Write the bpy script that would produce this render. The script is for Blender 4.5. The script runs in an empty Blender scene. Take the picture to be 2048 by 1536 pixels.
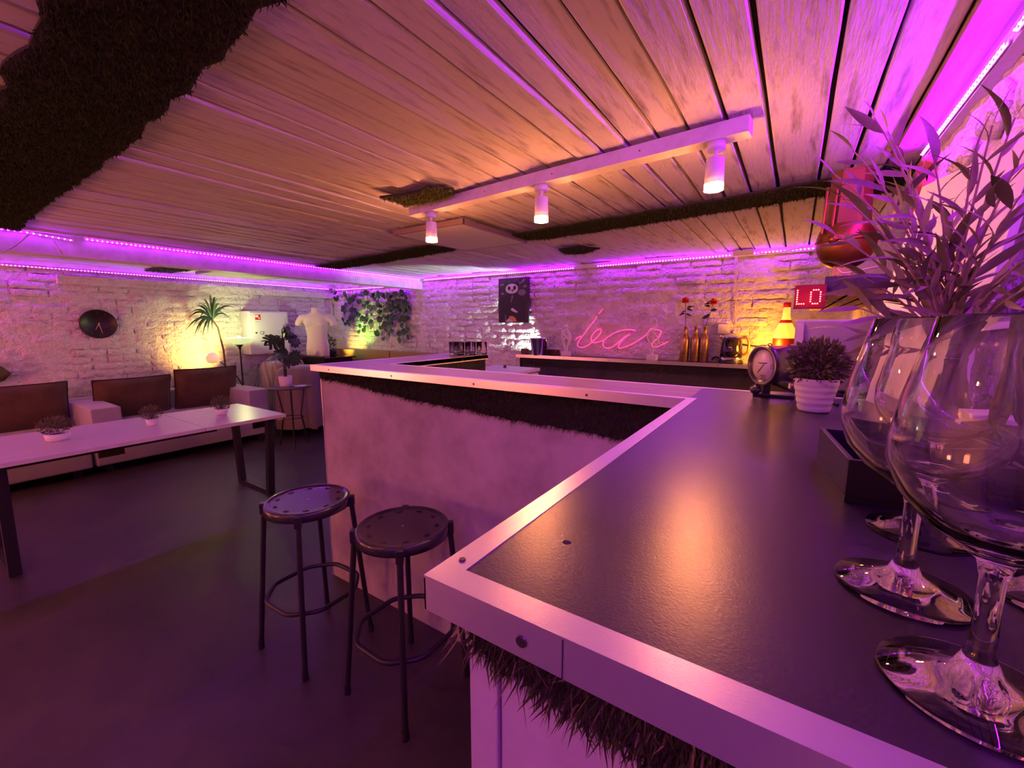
import bpy, bmesh, math, random
import numpy as np
from mathutils import Vector, Matrix, Euler
R = random.Random(7)
NR = np.random.default_rng(7)
PI = math.pi
scene = bpy.context.scene
COL = scene.collection

# ------------------------------------------------------------------ camera
F_PX, YAW, PITCH, ZC = 848.0, math.radians(33.6), math.radians(7.985), 1.36
FWD = Vector((-math.sin(YAW)*math.cos(PITCH), math.cos(YAW)*math.cos(PITCH), -math.sin(PITCH)))
RGT = Vector((math.cos(YAW), math.sin(YAW), 0))
UPV = RGT.cross(FWD)
CAM = Vector((0, 0, ZC))
cd = bpy.data.cameras.new('camera'); cam = bpy.data.objects.new('camera', cd); COL.objects.link(cam)
cd.sensor_width = 36; cd.lens = F_PX/2048*36; cd.clip_start = 0.02; cd.clip_end = 60
cam.matrix_world = Matrix(((RGT.x, UPV.x, -FWD.x, 0), (RGT.y, UPV.y, -FWD.y, 0), (RGT.z, UPV.z, -FWD.z, ZC), (0, 0, 0, 1)))
scene.camera = cam

def at(px, py, ax, v):
    d = FWD + RGT*((px-1024)/F_PX) - UPV*((py-768)/F_PX)
    return CAM + d*((v-CAM[ax])/d[ax])
def deep(px, py, w):
    return CAM + (FWD + RGT*((px-1024)/F_PX) - UPV*((py-768)/F_PX))*w

# ------------------------------------------------------------------ world, exposure
wd = bpy.data.worlds.new('world'); scene.world = wd; wd.use_nodes = True
wd.node_tree.nodes['Background'].inputs[0].default_value = (.35, .12, .45, 1)
wd.node_tree.nodes['Background'].inputs[1].default_value = .02
vs = scene.view_settings
vs.view_transform = 'Standard'; vs.look = 'None'; vs.gamma = 1; vs.use_curve_mapping = False
vs.exposure = 0.0
cy = scene.cycles
cy.use_denoising = True; cy.use_light_tree = True
cy.sample_clamp_indirect = 4.0; cy.max_bounces = 14; cy.diffuse_bounces = 3; cy.glossy_bounces = 3
cy.use_adaptive_sampling = True; cy.adaptive_threshold = .08; cy.adaptive_min_samples = 20
cy.transmission_bounces = 14; cy.caustics_reflective = False; cy.caustics_refractive = False

# light colours and powers
PURPLE = (.42, .006, 1.0)
STRIP_W = 5.0          # radiant watts per metre of strip
WARM = (1.0, .30, .095)
SPOT_L, RING_L = 760.0, 165.0   # radiance of spotlight lens and glow ring
def lamp(name, kind, loc, direction, power, color, **kw):
    ld = bpy.data.lights.new(name, kind); ld.energy = power; ld.color = color
    for k, v in kw.items(): setattr(ld, k, v)
    o = bpy.data.objects.new(name, ld); COL.objects.link(o); o.location = loc
    if direction is not None:
        o.rotation_euler = Vector(direction).to_track_quat('-Z', 'Y').to_euler()
    return o

# ------------------------------------------------------------------ materials
MATS = {}
def mat(name, col, rough=.6, metal=0.0, noise=None, bump=None, trans=0, ior=1.45, emit=None, spec=.5, sheen=0, alpha=1, coat=0):
    """noise=(scale, colour2, lo, hi, stretch); bump=(scale, strength, distance, stretch)"""
    if name in MATS: return MATS[name]
    m = bpy.data.materials.new(name); m.use_nodes = True; nt = m.node_tree; N = nt.nodes; L = nt.links
    b = N['Principled BSDF']
    b.inputs['Base Color'].default_value = (*col, 1); b.inputs['Roughness'].default_value = rough
    b.inputs['Metallic'].default_value = metal; b.inputs['IOR'].default_value = ior
    b.inputs['Transmission Weight'].default_value = trans; b.inputs['Specular IOR Level'].default_value = spec
    b.inputs['Sheen Weight'].default_value = sheen; b.inputs['Coat Weight'].default_value = coat
    if emit:
        b.inputs['Emission Color'].default_value = (*emit[0], 1); b.inputs['Emission Strength'].default_value = emit[1]
    tc = N.new('ShaderNodeTexCoord')
    def coords(stretch):
        mp = N.new('ShaderNodeMapping'); mp.inputs['Scale'].default_value = stretch or (1, 1, 1)
        L.new(tc.outputs['Object'], mp.inputs[0]); return mp.outputs[0]
    if noise:
        sc, c2, lo, hi, st = (list(noise)+[None])[:5]
        n = N.new('ShaderNodeTexNoise'); n.inputs['Scale'].default_value = sc; n.inputs['Detail'].default_value = 4; n.inputs['Roughness'].default_value = .62
        L.new(coords(st), n.inputs['Vector'])
        r = N.new('ShaderNodeValToRGB'); r.color_ramp.elements[0].position = lo; r.color_ramp.elements[1].position = hi
        r.color_ramp.elements[0].color = (*c2, 1); r.color_ramp.elements[1].color = (*col, 1)
        L.new(n.outputs[0], r.inputs[0]); L.new(r.outputs[0], b.inputs['Base Color'])
    if bump:
        sc, stg, dist, st = (list(bump)+[None])[:4]
        n = N.new('ShaderNodeTexNoise'); n.inputs['Scale'].default_value = sc; n.inputs['Detail'].default_value = 3; n.inputs['Roughness'].default_value = .6
        L.new(coords(st), n.inputs['Vector'])
        bp = N.new('ShaderNodeBump'); bp.inputs['Strength'].default_value = stg; bp.inputs['Distance'].default_value = dist
        L.new(n.outputs[0], bp.inputs['Height']); L.new(bp.outputs[0], b.inputs['Normal'])
    MATS[name] = m; return m

M_WALL = mat('painted_brick', (.80, .76, .72), .75, noise=(9, (.62, .58, .55), .28, .50), bump=(26, 1.0, .036))
M_PLANK = mat('whitewashed_plank', (.74, .70, .66), .7, noise=(5, (.36, .31, .27), .30, .48, (6, .7, 6)), bump=(30, .55, .006, (3, .5, 3)))
M_DARK = mat('gap_dark', (.015, .012, .010), .9)
M_FLOOR = mat('floor_epoxy', (.060, .050, .052), .42, noise=(2.2, (.030, .024, .026), .35, .7), bump=(160, .35, .003), spec=.6)
M_TRIMW = mat('white_trim_paint', (.82, .80, .78), .5, noise=(14, (.66, .63, .60), .3, .6))
M_ALU = mat('brushed_aluminium', (.68, .66, .69), .30, .80, bump=(240, .12, .001, (1, 6, 1)), noise=(60, (.70, .69, .70), .25, .6))
M_TOP = mat('dark_laminate', (.034, .029, .033), .28, noise=(7, (.018, .015, .017), .32, .66), bump=(420, .25, .0009), spec=.7)
M_TOPB = mat('wood_laminate', (.20, .165, .14), .36, noise=(6, (.11, .085, .07), .3, .68, (1, 9, 1)), bump=(300, .15, .0008), spec=.55)
M_PANEL = mat('concrete_panel', (.48, .44, .43), .65, noise=(5, (.30, .265, .26), .3, .68), bump=(40, .15, .002))
M_GRASS = mat('artificial_grass', (.060, .085, .018), .8, noise=(60, (.034, .044, .012), .3, .7), spec=.1)
M_GRASS_S = mat('grass_straw', (.17, .145, .06), .8, spec=.2)
M_BLACK = mat('black_metal', (.018, .016, .018), .38, spec=.5)
M_STOOL = mat('stool_enamel', (.030, .026, .030), .26, spec=.6, coat=.3)
M_SOFA = mat('pale_upholstery', (.42, .39, .41), .85, bump=(180, .3, .002), sheen=.3)
M_CUSH = mat('brown_suede', (.115, .062, .022), .75, noise=(6, (.062, .030, .010), .3, .7), bump=(40, .25, .006), sheen=.3)
M_CLOTH = mat('draped_throw', (.20, .16, .155), .9, bump=(120, .3, .003), sheen=.4)
M_TABLE = mat('white_table_laminate', (.66, .63, .63), .34, noise=(4, (.58, .55, .55), .3, .7, (9, 1, 9)))
M_WHITE = mat('white_gloss', (.82, .81, .80), .35)
M_PLASTER = mat('white_plaster', (.80, .78, .76), .6)
M_GLASS = mat('clear_glass', (1, 1, 1), .0, trans=1, ior=1.46)
M_LEAFD = mat('dark_leaf', (.030, .060, .028), .5, noise=(20, (.018, .034, .018), .3, .7))
M_LEAFG = mat('ivy_leaf', (.055, .12, .045), .45, noise=(30, (.03, .065, .03), .3, .7))
M_OLIVE = mat('olive_leaf', (.40, .37, .23), .6, noise=(25, (.24, .23, .13), .3, .7))
M_OLIVE2 = mat('olive_leaf_dark', (.22, .22, .11), .6, noise=(25, (.12, .13, .06), .3, .7))
M_TWIG = mat('pale_twig', (.40, .30, .22), .7)
M_BUSH = mat('bush_leaf', (.17, .17, .075), .6, noise=(40, (.08, .085, .035), .3, .7))
M_COPPER = mat('aged_copper', (.42, .17, .045), .38, .85, noise=(8, (.20, .075, .018), .3, .7))
M_GOLD = mat('gold_paint', (.62, .40, .17), .34, .7, noise=(18, (.30, .17, .07), .3, .65))
M_CHROME = mat('chrome', (.80, .79, .80), .10, 1.0)
M_SKIN = mat('mannequin_skin', (.72, .60, .54), .55)
M_WOOD = mat('raw_wood', (.62, .42, .20), .6, noise=(4, (.38, .22, .09), .3, .66, (12, 1.2, 12)), bump=(20, .3, .004, (8, 1, 8)))
M_DWOOD = mat('dark_wood', (.12, .045, .022), .5, noise=(6, (.06, .022, .01), .3, .7, (8, 1, 8)))
M_NAVY = mat('navy_board', (.020, .012, .035), .5)
M_TAN = mat('tan_leatherette', (.33, .19, .075), .5, bump=(80, .2, .003))
M_GREYBOX = mat('grey_steel', (.30, .28, .29), .42, .25, noise=(5, (.24, .22, .23), .3, .7))
M_RED = mat('red_print', (.62, .02, .02), .5)
M_ROSE = mat('rose_petal', (.55, .012, .015), .5)

# ------------------------------------------------------------------ mesh builder
class MB:
    def __init__(s): s.v = []; s.f = []; s.fl = []
    def add(s, vs_, fs, smooth=False):
        o = len(s.v); s.v += [tuple(p) for p in vs_]
        for f in fs: s.f.append([i+o for i in f]); s.fl.append(smooth)
        return s
    def box(s, c, d, rot=None, bev=0.0):
        x, y, z = d[0]/2, d[1]/2, d[2]/2
        if bev <= 0:
            p = [(-x,-y,-z),(x,-y,-z),(x,y,-z),(-x,y,-z),(-x,-y,z),(x,-y,z),(x,y,z),(-x,y,z)]
            fs = [(0,3,2,1),(4,5,6,7),(0,1,5,4),(1,2,6,5),(2,3,7,6),(3,0,4,7)]
        else:
            bm = bmesh.new(); bmesh.ops.create_cube(bm, size=1)
            for v in bm.verts: v.co = Vector((v.co.x*d[0], v.co.y*d[1], v.co.z*d[2]))
            bmesh.ops.bevel(bm, geom=list(bm.edges), offset=bev, segments=2, affect='EDGES', profile=.6)
            bm.verts.index_update(); p = [tuple(v.co) for v in bm.verts]; fs = [[v.index for v in f.verts] for f in bm.faces]; bm.free()
        if rot is not None:
            m = rot if isinstance(rot, Matrix) else Euler(rot).to_matrix(); p = [m @ Vector(q) for q in p]
        return s.add([(q[0]+c[0], q[1]+c[1], q[2]+c[2]) for q in p], fs)
    def cyl(s, a, b, r0, r1=None, n=16, caps=True, smooth=True):
        r1 = r0 if r1 is None else r1
        a, b = Vector(a), Vector(b); d = (b-a).normalized()
        u = d.orthogonal().normalized(); w = d.cross(u)
        p = []
        for q, r in ((a, r0), (b, r1)):
            for i in range(n):
                t = 2*PI*i/n; p.append(q + u*math.cos(t)*r + w*math.sin(t)*r)
        s.add(p, [(i, (i+1) % n, n+(i+1) % n, n+i) for i in range(n)], smooth)
        if caps: s.add(p[:n], [tuple(reversed(range(n)))]); s.add(p[n:], [tuple(range(n))])
        return s
    def lathe(s, prof, n=24, c=(0, 0, 0), m=None, smooth=True):
        k = len(prof); p = []
        for r, z in prof:
            for i in range(n):
                t = 2*PI*i/n; q = Vector((r*math.cos(t), r*math.sin(t), z))
                if m is not None: q = m @ q
                p.append((q[0]+c[0], q[1]+c[1], q[2]+c[2]))
        fs = [(j*n+i, j*n+(i+1) % n, (j+1)*n+(i+1) % n, (j+1)*n+i) for j in range(k-1) for i in range(n)]
        return s.add(p, fs, smooth)
    def tube(s, pts, r, n=8, caps=True, closed=False):
        pts = [Vector(p) for p in pts]; k = len(pts); rs = r if isinstance(r, (list, tuple)) else [r]*k
        up = None; p = []
        for i in range(k):
            a = pts[(i-1) % k] if closed or i > 0 else pts[i]; b = pts[(i+1) % k] if closed or i < k-1 else pts[i]
            d = (b-a); d = d.normalized() if d.length > 1e-9 else Vector((0, 0, 1))
            if up is None: up = d.orthogonal().normalized()
            up = (up - d*up.dot(d)); up = up.normalized() if up.length > 1e-6 else d.orthogonal().normalized()
            w = d.cross(up)
            for j in range(n):
                t = 2*PI*j/n; p.append(pts[i] + up*math.cos(t)*rs[i] + w*math.sin(t)*rs[i])
        kk = k if closed else k-1
        fs = [(i*n+j, i*n+(j+1) % n, ((i+1) % k)*n+(j+1) % n, ((i+1) % k)*n+j) for i in range(kk) for j in range(n)]
        s.add(p, fs, True)
        if caps and not closed:
            s.add(p[:n], [tuple(reversed(range(n)))]); s.add(p[-n:], [tuple(range(n))])
        return s
    def prism(s, poly, lo, hi, fn=None):
        """poly of 2-D points extruded; fn(u,v,t) -> 3-D"""
        fn = fn or (lambda u, v, t: (u, v, t)); n = len(poly)
        p = [fn(u, v, lo) for u, v in poly]+[fn(u, v, hi) for u, v in poly]
        return s.add(p, [tuple(reversed(range(n))), tuple(range(n, 2*n))]+[(i, (i+1) % n, n+(i+1) % n, n+i) for i in range(n)])
    def sphere(s, c, r, n=16, m=10, sc=(1, 1, 1)):
        pr = [(max(1e-5, r*math.sin(PI*i/m)), -r*math.cos(PI*i/m)) for i in range(m+1)]
        mm = Matrix.Diagonal(sc); return s.lathe(pr, n, c, mm)
    def build(s, name, material, parent=None, shade=None):
        me = bpy.data.meshes.new(name); me.from_pydata(s.v, [], s.f)
        me.polygons.foreach_set('use_smooth', s.fl if shade is None else [shade]*len(s.fl)); me.update()
        me.materials.append(material)
        return link(name, me, parent)
def link(name, me, parent=None):
    o = bpy.data.objects.new(name, me); COL.objects.link(o)
    if parent is not None: o.parent = parent
    return o
def npmesh(name, V, Fq, material, parent=None, smooth=False):
    V = np.asarray(V, dtype=np.float32).reshape(-1, 3); Fq = np.asarray(Fq, dtype=np.int32); k = Fq.shape[1]
    me = bpy.data.meshes.new(name); me.vertices.add(len(V)); me.vertices.foreach_set('co', V.ravel())
    me.loops.add(Fq.size); me.loops.foreach_set('vertex_index', Fq.ravel())
    me.polygons.add(len(Fq)); me.polygons.foreach_set('loop_start', np.arange(0, Fq.size, k, dtype=np.int32))
    me.polygons.foreach_set('use_smooth', np.full(len(Fq), smooth)); me.update(calc_edges=True); me.validate()
    me.materials.append(material)
    return link(name, me, parent)
def thing(name, label, cat, loc=(0, 0, 0), rz=0, group=None):
    o = bpy.data.objects.new(name, None); COL.objects.link(o); o.location = loc; o.rotation_euler = (0, 0, rz)
    o.empty_display_size = .05
    return tag(o, label, cat, group)
def tag(o, label=None, cat=None, group=None, kind=None):
    if label: o['label'] = label
    if cat: o['category'] = cat
    if group: o['group'] = group
    if kind: o['kind'] = kind
    return o
def struct(o): o['kind'] = 'structure'; return o
def copy_tree(o, parent=None):
    c = o.copy(); COL.objects.link(c); c.parent = parent
    for ch in o.children: copy_tree(ch, c)
    return c

def vnoise(P, seed=0):
    """smooth value noise on an (n,2) array, roughly -1..1"""
    P = np.asarray(P, float); i = np.floor(P).astype(int); f = P-i; f = f*f*(3-2*f)
    def h(a, b):
        x = (a*374761393 + b*668265263 + seed*1442695041) & 0xffffffff
        x = ((x ^ (x >> 13))*1274126177) & 0xffffffff
        return ((x ^ (x >> 16)) & 0xffff)/32767.5-1
    a = h(i[:, 0], i[:, 1]); b = h(i[:, 0]+1, i[:, 1]); c = h(i[:, 0], i[:, 1]+1); d = h(i[:, 0]+1, i[:, 1]+1)
    return (a*(1-f[:, 0])+b*f[:, 0])*(1-f[:, 1])+(c*(1-f[:, 0])+d*f[:, 0])*f[:, 1]
def fbm(P, seed=0, o=4):
    P = np.asarray(P, float); return sum(vnoise(P*2**k, seed+k)*.5**k for k in range(o))

# ------------------------------------------------------------------ room shell
XL, XR, YB, YF, H = -6.2, .342, 4.15, -2.6, 1.97
XBEAM = -4.17
fl = MB().box(((XL+XR)/2, (YB+YF)/2, -.05), (XR-XL+.4, YB-YF+.4, .1)).build('floor', M_FLOOR); struct(fl)
tag(fl, 'dark speckled epoxy floor'); del fl['label']

def rough_wall(name, u0, u1, z0, z1, fn, step, amp, seed, plaster=0.0):
    nu = int((u1-u0)/step)+1; nz = int((z1-z0)/step)+1
    U, Z = np.meshgrid(np.linspace(u0, u1, nu), np.linspace(z0, z1, nz), indexing='ij')
    P = np.stack([U.ravel(), Z.ravel()], 1)
    d = amp*(fbm(P*5, seed, 2)*.5+(1-2.2*np.abs(fbm(P*np.array([9, 14]), seed+9, 4)))*.55)+plaster*np.clip(fbm(P*1.3, seed+50, 3)+.1, 0, 1)
    V = fn(P[:, 0], P[:, 1], d)
    idx = np.arange(nu*nz).reshape(nu, nz)
    Fq = np.stack([idx[:-1, :-1].ravel(), idx[1:, :-1].ravel(), idx[1:, 1:].ravel(), idx[:-1, 1:].ravel()], 1)
    return npmesh(name, V, Fq, M_WALL, None, True)
wl = struct(rough_wall('wall_left', YF, YB, 0, H+.02, lambda u, z, d: np.stack([XL+d, u, z], 1), .016, .013, 3, .012))
wb = struct(rough_wall('wall_back', XL-.05, XR+.05, 0, H+.02, lambda u, z, d: np.stack([u, YB-d, z], 1), .016, .014, 11, .012))
wr = struct(rough_wall('wall_right', YF, YB, 0, H+.02, lambda u, z, d: np.stack([XR-d, u, z], 1), .03, .014, 23, .02))
wf = struct(MB().box(((XL+XR)/2, YF-.05, H/2), (XR-XL+.3, .1, H)).build('wall_front', M_WALL))

# painted bricks, each its own piece
def brick_meshes(k, L, Hh, T):
    out = []
    for s in range(k):
        nu, nv = 6, 3; mb = MB(); P = []
        for i in range(nu+1):
            for j in range(nv+1):
                u, v = i/nu, j/nv; eu = min(u, 1-u); ev = min(v, 1-v)
                d = T*(1 if (0 < i < nu and 0 < j < nv) else .35)
                P.append(((u-.5)*L*(1 if 0 < i < nu else .99)+R.uniform(-.004, .004), (v-.5)*Hh+R.uniform(-.003, .003), d+R.uniform(-.004, .005)))
        fs = [(i*(nv+1)+j, (i+1)*(nv+1)+j, (i+1)*(nv+1)+j+1, i*(nv+1)+j+1) for i in range(nu) for j in range(nv)]
        mb.add(P, fs, True)
        b = [(-L/2, -Hh/2, -.02), (L/2, -Hh/2, -.02), (L/2, Hh/2, -.02), (-L/2, Hh/2, -.02)]
        c = [P[0], P[nu*(nv+1)], P[nu*(nv+1)+nv], P[nv]]
        mb.add(b+c, [(0, 1, 5, 4), (1, 2, 6, 5), (2, 3, 7, 6), (3, 0, 4, 7)])
        me = bpy.data.meshes.new('brick'); me.from_pydata(mb.v, [], mb.f); me.polygons.foreach_set('use_smooth', mb.fl); me.materials.append(M_WALL); me.update()
        out.append(me)
    return out
BR = brick_meshes(12, .242, .064, .018); BRH = brick_meshes(6, .118, .064, .018)
def lay(wall, mtx, u0, u1, z0, z1, drop, seed):
    rr = random.Random(seed); z = z0; row = 0
    while z < z1-.06:
        u = u0 + (.0 if row % 2 else -.125)
        while u < u1:
            half = rr.random() < .18; L = .125 if half else .25
            cu, cz = u+L/2, z+.0375
            if u0 <= cu-L/2+.02 and cu+L/2 <= u1+.02 and not drop(cu, cz, rr):
                o = link('brick', rr.choice(BRH if half else BR), wall)
                o.matrix_local = mtx @ Matrix.Translation((cu, cz, rr.uniform(-.008, .008))) @ Euler((rr.uniform(-.04, .04), rr.uniform(-.04, .04), rr.uniform(-.02, .02))).to_matrix().to_4x4()
            u += L
        z += .075; row += 1
# left wall: u = y, v = z, normal +x
ML = Matrix(((0, 0, 1, XL), (1, 0, 0, 0), (0, 1, 0, 0), (0, 0, 0, 1)))
lay(wl, ML, -.1, YB, .80, H-.02, lambda u, z, r: (u < .9 and r.random() < .75) or (2.72 < u < 3.35 and .93 < z < 1.5) or r.random() < .08, 5)
MBK = Matrix(((1, 0, 0, 0), (0, 0, -1, YB), (0, 1, 0, 0), (0, 0, 0, 1)))
lay(wb, MBK, XL, XR, 1.04, H-.04, lambda u, z, r: (-2.1 < u < -.7 and z < 1.62 and r.random() < .85) or r.random() < .06, 6)
# big rubble stones of the right wall under the ceiling trim
for k, (yy, zz, sy, sz) in enumerate(((1.22, 1.80, .20, .13), (1.46, 1.83, .17, .12), (1.66, 1.80, .15, .10), (1.30, 1.66, .22, .11), (1.55, 1.69, .2, .12), (1.05, 1.72, .18, .14), (1.75, 1.69, .14, .1))):
    mb = MB().sphere((0, 0, 0), 1, 12, 8, (.024, sy/2, sz/2))
    mb.v = [(x+.004*math.sin(9*y/sy+k), y*(1+.12*math.sin(7*z/sz+k)), z*(1+.14*math.cos(5*y/sy+2*k))) for x, y, z in mb.v]
    o = mb.build('rubble_stone', M_WALL, wr); o.location = (XR-.004, yy, zz)
# pink-red brick end of the right wall, beyond the LED strip
rb = mat('pink_brick', (.62, .16, .16), .75, bump=(60, .8, .006))
for r_ in range(5):
    for c_ in range(2):
        o = link('brick', BRH[(r_+c_) % 5].copy(), wr); o.data.materials[0] = rb
        o.matrix_local = Matrix.Translation((XR-.012-.008*(r_ % 2), 1.98+.125*c_+.03*(r_ % 2), 1.60+.075*r_)) @ Matrix(((0, 0, -1, 0), (1, 0, 0, 0), (0, 1, 0, 0), (0, 0, 0, 1)))

# ceiling: a dark deck with whitewashed planks below it
ce = struct(MB().box(((XL+XR)/2, (YB+YF)/2, H+.06), (XR-XL+.4, YB-YF+.4, .08)).build('ceiling', M_DARK))
bounds = [.338, .236, .133, .034, -.118, -.223, -.333, -.432]
while bounds[-1] > XL: bounds.append(bounds[-1]-R.choice((.092, .10, .105, .112, .125, .14)))
for i in range(len(bounds)-1):
    x1, x0 = bounds[i], bounds[i+1]
    g = (.007, .005, .006, .009, .006, .005, .007, .004)[i] if i < 8 else R.choice((.003, .004, .006, .009))
    n = 26; T = .022; dz = R.uniform(-.006, .006); tilt = R.uniform(-.05, .05); V = []
    for k in range(n):
        y = YF+(YB-YF)*k/(n-1); e0 = x0+g/2+R.uniform(0, .004); e1 = x1-g/2-R.uniform(0, .004); xc = (e0+e1)/2
        w = .004*math.sin(k*.6+i)+R.uniform(-.0015, .0015)
        for (x, z) in ((e0+.004, 0), (e1-.004, 0), (e1, .004), (e1, T), (e0, T), (e0, .004)):
            V.append((x-xc, y, z+dz+w+tilt*(x-xc)))
        V[-6:] = [(vx+xc-(x0+x1)/2, vy, vz) for vx, vy, vz in V[-6:]]
    Fq = [(k*6+j, k*6+(j+1) % 6, (k+1)*6+(j+1) % 6, (k+1)*6+j) for k in range(n-1) for j in range(6)]
    o = MB().add(V, Fq).build('plank', M_PLANK, ce); o.location = ((x0+x1)/2, 0, H)

# cornices, beam and LED strips ------------------------------------------------
M_STRIP = mat('led_tape', (.75, .72, .78), .5)
CHIP = .0066
def chip_mat(power, gap):
    return mat('led_chip_%d_%d' % (power*100, gap*1e5), (1, .9, 1), .4, emit=(PURPLE, .5*power*gap/(PI*CHIP*CHIP)))
def led_strip(label, path, normal, side, light_dir, segs=None, power=STRIP_W, gap=.026):
    t = thing('led_strip', label, 'led strip', path[0])
    p = [Vector(q)-Vector(path[0]) for q in path]; nrm = Vector(normal).normalized()
    mb = MB(); bb = MB()
    for a, b in zip(p[:-1], p[1:]):
        d = (b-a); L = d.length; d.normalize(); w = d.cross(nrm)
        q = [a-w*.005, a+w*.005, b+w*.005, b-w*.005]
        mb.add(q+[x+nrm*.002 for x in q], [(0, 1, 2, 3), (7, 6, 5, 4), (0, 4, 5, 1), (1, 5, 6, 2), (2, 6, 7, 3), (3, 7, 4, 0)])
        k = int(L/gap)
        for ld, off in ((Vector(light_dir).normalized(), .0035), (nrm, .001)):
            w2 = d.cross(ld).normalized()*CHIP/2; d2 = d*CHIP/2
            for i in range(k):
                c = a+d*((i+.5)*L/k)+nrm*.0055+ld*off
                bb.add([c-d2-w2, c-d2+w2, c+d2+w2, c+d2-w2], [(0, 1, 2, 3)])
                if off > .002: c = c-ld*.0015; mb.add([c-d2*1.2-w2*1.3, c-d2*1.2+w2*1.3, c+d2*1.2+w2*1.3, c+d2*1.2-w2*1.3], [(0, 1, 2, 3)])
    mb.build('tape', M_STRIP, t); o = bb.build('led_chips', chip_mat(power, gap), t); o['kind'] = 'stuff'
    return t
# back wall cornice
struct(MB().box((-1.9, YB-.025, H-.022), (4.55, .05, .045)).build('trim_1', M_TRIMW))
yl = YB-.058
led_strip('purple LED strip under the back wall trim above the neon sign and roses', [(-1.70, yl, 1.936), (.10, yl, 1.940)], (0, -1, 0), 0, (0, -.45, -1))
led_strip('purple LED strip under the back wall trim above the dark poster', [(-4.10, yl, 1.937), (-1.95, yl, 1.934)], (0, -1, 0), 0, (0, -.45, -1))
# hanging beam on the left
bm_ = struct(MB().box((XBEAM-.07, (YB+YF)/2, 1.89), (.14, YB-YF, .14)).build('trim_2', M_TRIMW))
bt = struct(MB().box((XBEAM+.03, (YB+YF)/2, H-.008), (.06, YB-YF, .016)).build('trim_3', M_TRIMW))
led_strip('purple LED strip along the hanging white beam, nearer run with the loose end', [(XBEAM+.012, YF+.1, 1.946), (XBEAM+.012, .62, 1.946), (XBEAM+.03, .84, 1.925)], (1, 0, 0), 0, (.8, 0, -1), power=STRIP_W*.5)
led_strip('purple LED strip along the hanging white beam, far run to the back wall', [(XBEAM+.012, .90, 1.946), (XBEAM+.012, YB-.08, 1.940)], (1, 0, 0), 0, (.8, 0, -1), power=STRIP_W*.5)
# left wall band and strip
struct(MB().box((XL+.045, 2.62, 1.805), (.09, 3.06, .085)).build('trim_4', M_WALL))
struct(MB().box((XL+.03, (YB+YF)/2, H-.025), (.06, YB-YF, .05)).build('trim_5', M_TRIMW))
led_strip('purple LED strip along the top of the brick wall above the clock', [(XL+.075, YF+.1, 1.905), (XL+.075, YB-.1, 1.905)], (1, 0, 0), 0, (.25, 0, -1), power=STRIP_W*.65)
led_strip('short purple LED strip on the back wall above the ivy', [(XL+.1, YB-.035, 1.895), (XBEAM-.16, YB-.035, 1.885)], (0, -1, 0), 0, (0, -.2, -1), power=STRIP_W*.65)
# right wall trim and strip
struct(MB().box((XR-.0155, (2.05+YF)/2, H-.032), (.031, 2.05-YF, .064)).build('trim_6', M_TRIMW))
struct(MB().box((XR-.06, (2.05+YF)/2, H-.012), (.09, 2.05-YF, .024)).build('trim_7', mat('bare_batten', (.40, .30, .25), .7, noise=(6, (.24, .17, .13), .3, .7, (6, .7, 6)))))
led_strip('purple LED strip on the right wall trim, lower right run behind the olive branches', [(XR-.034, 1.31, 1.912), (XR-.034, 2.0, 1.918)], (-1, 0, 0), 0, (-.35, 0, -1), gap=.020, power=STRIP_W*2.8)
led_strip('purple LED strip on the right wall trim, run leaving the top right corner', [(XR-.034, YF+.1, 1.912), (XR-.034, 1.27, 1.912)], (-1, 0, 0), 0, (-.35, 0, -1), gap=.020, power=STRIP_W*2.8)

# ------------------------------------------------------------------ artificial turf
def inside(P, poly):
    x, y = P[:, 0], P[:, 1]; r = np.zeros(len(P), bool); n = len(poly)
    for i in range(n):
        x0, y0 = poly[i]; x1, y1 = poly[(i+1) % n]
        c = ((y0 > y) != (y1 > y)) & (x < (x1-x0)*(y-y0)/(y1-y0+1e-12)+x0); r ^= c
    return r
def wobble(poly, step, amp, seed):
    out = []; n = len(poly); rr = random.Random(seed)
    for i in range(n):
        a, b = Vector(poly[i]), Vector(poly[(i+1) % n]); k = max(1, int((b-a).length/step))
        for j in range(k):
            p = a+(b-a)*j/k; out.append((p.x+rr.uniform(-amp, amp), p.y+rr.uniform(-amp, amp)))
    return out
def blades(name, parent, poly, O, U, V, Nn, density, length, width, lean, bias=(0, 0, 0), material=None, seed=1):
    rng = np.random.default_rng(seed); P2 = np.array(poly); lo, hi = P2.min(0), P2.max(0)
    n = int(density*np.prod(hi-lo)); Q = rng.uniform(lo, hi, (n, 2)); Q = Q[inside(Q, poly)]; n = len(Q)
    O, U, V, Nn = map(np.array, (O, U, V, Nn))
    base = O+Q[:, :1]*U+Q[:, 1:]*V
    dr = Nn+rng.normal(0, lean, (n, 3))+np.array(bias); dr /= np.linalg.norm(dr, axis=1)[:, None]
    ln = (length*rng.uniform(.5, 1.15, n))[:, None]
    sd = np.cross(dr, rng.normal(0, 1, (n, 3))); sd /= np.linalg.norm(sd, axis=1)[:, None]; sd *= width/2
    mid = base+dr*ln*.55; tip = base+dr*ln+rng.normal(0, .2, (n, 3))*ln+np.array(bias)*ln*.3
    Vv = np.stack([base-sd, base+sd, mid+sd*.8, mid-sd*.8, tip], 1).reshape(-1, 3)
    k = np.arange(n)[:, None]*5
    Fq = np.concatenate([k+np.array([[0, 1, 2]]), k+np.array([[0, 2, 3]]), k+np.array([[3, 2, 4]])])
    o = npmesh(name, Vv, Fq, material or M_GRASS, parent); o['kind'] = 'stuff'; return o
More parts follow.
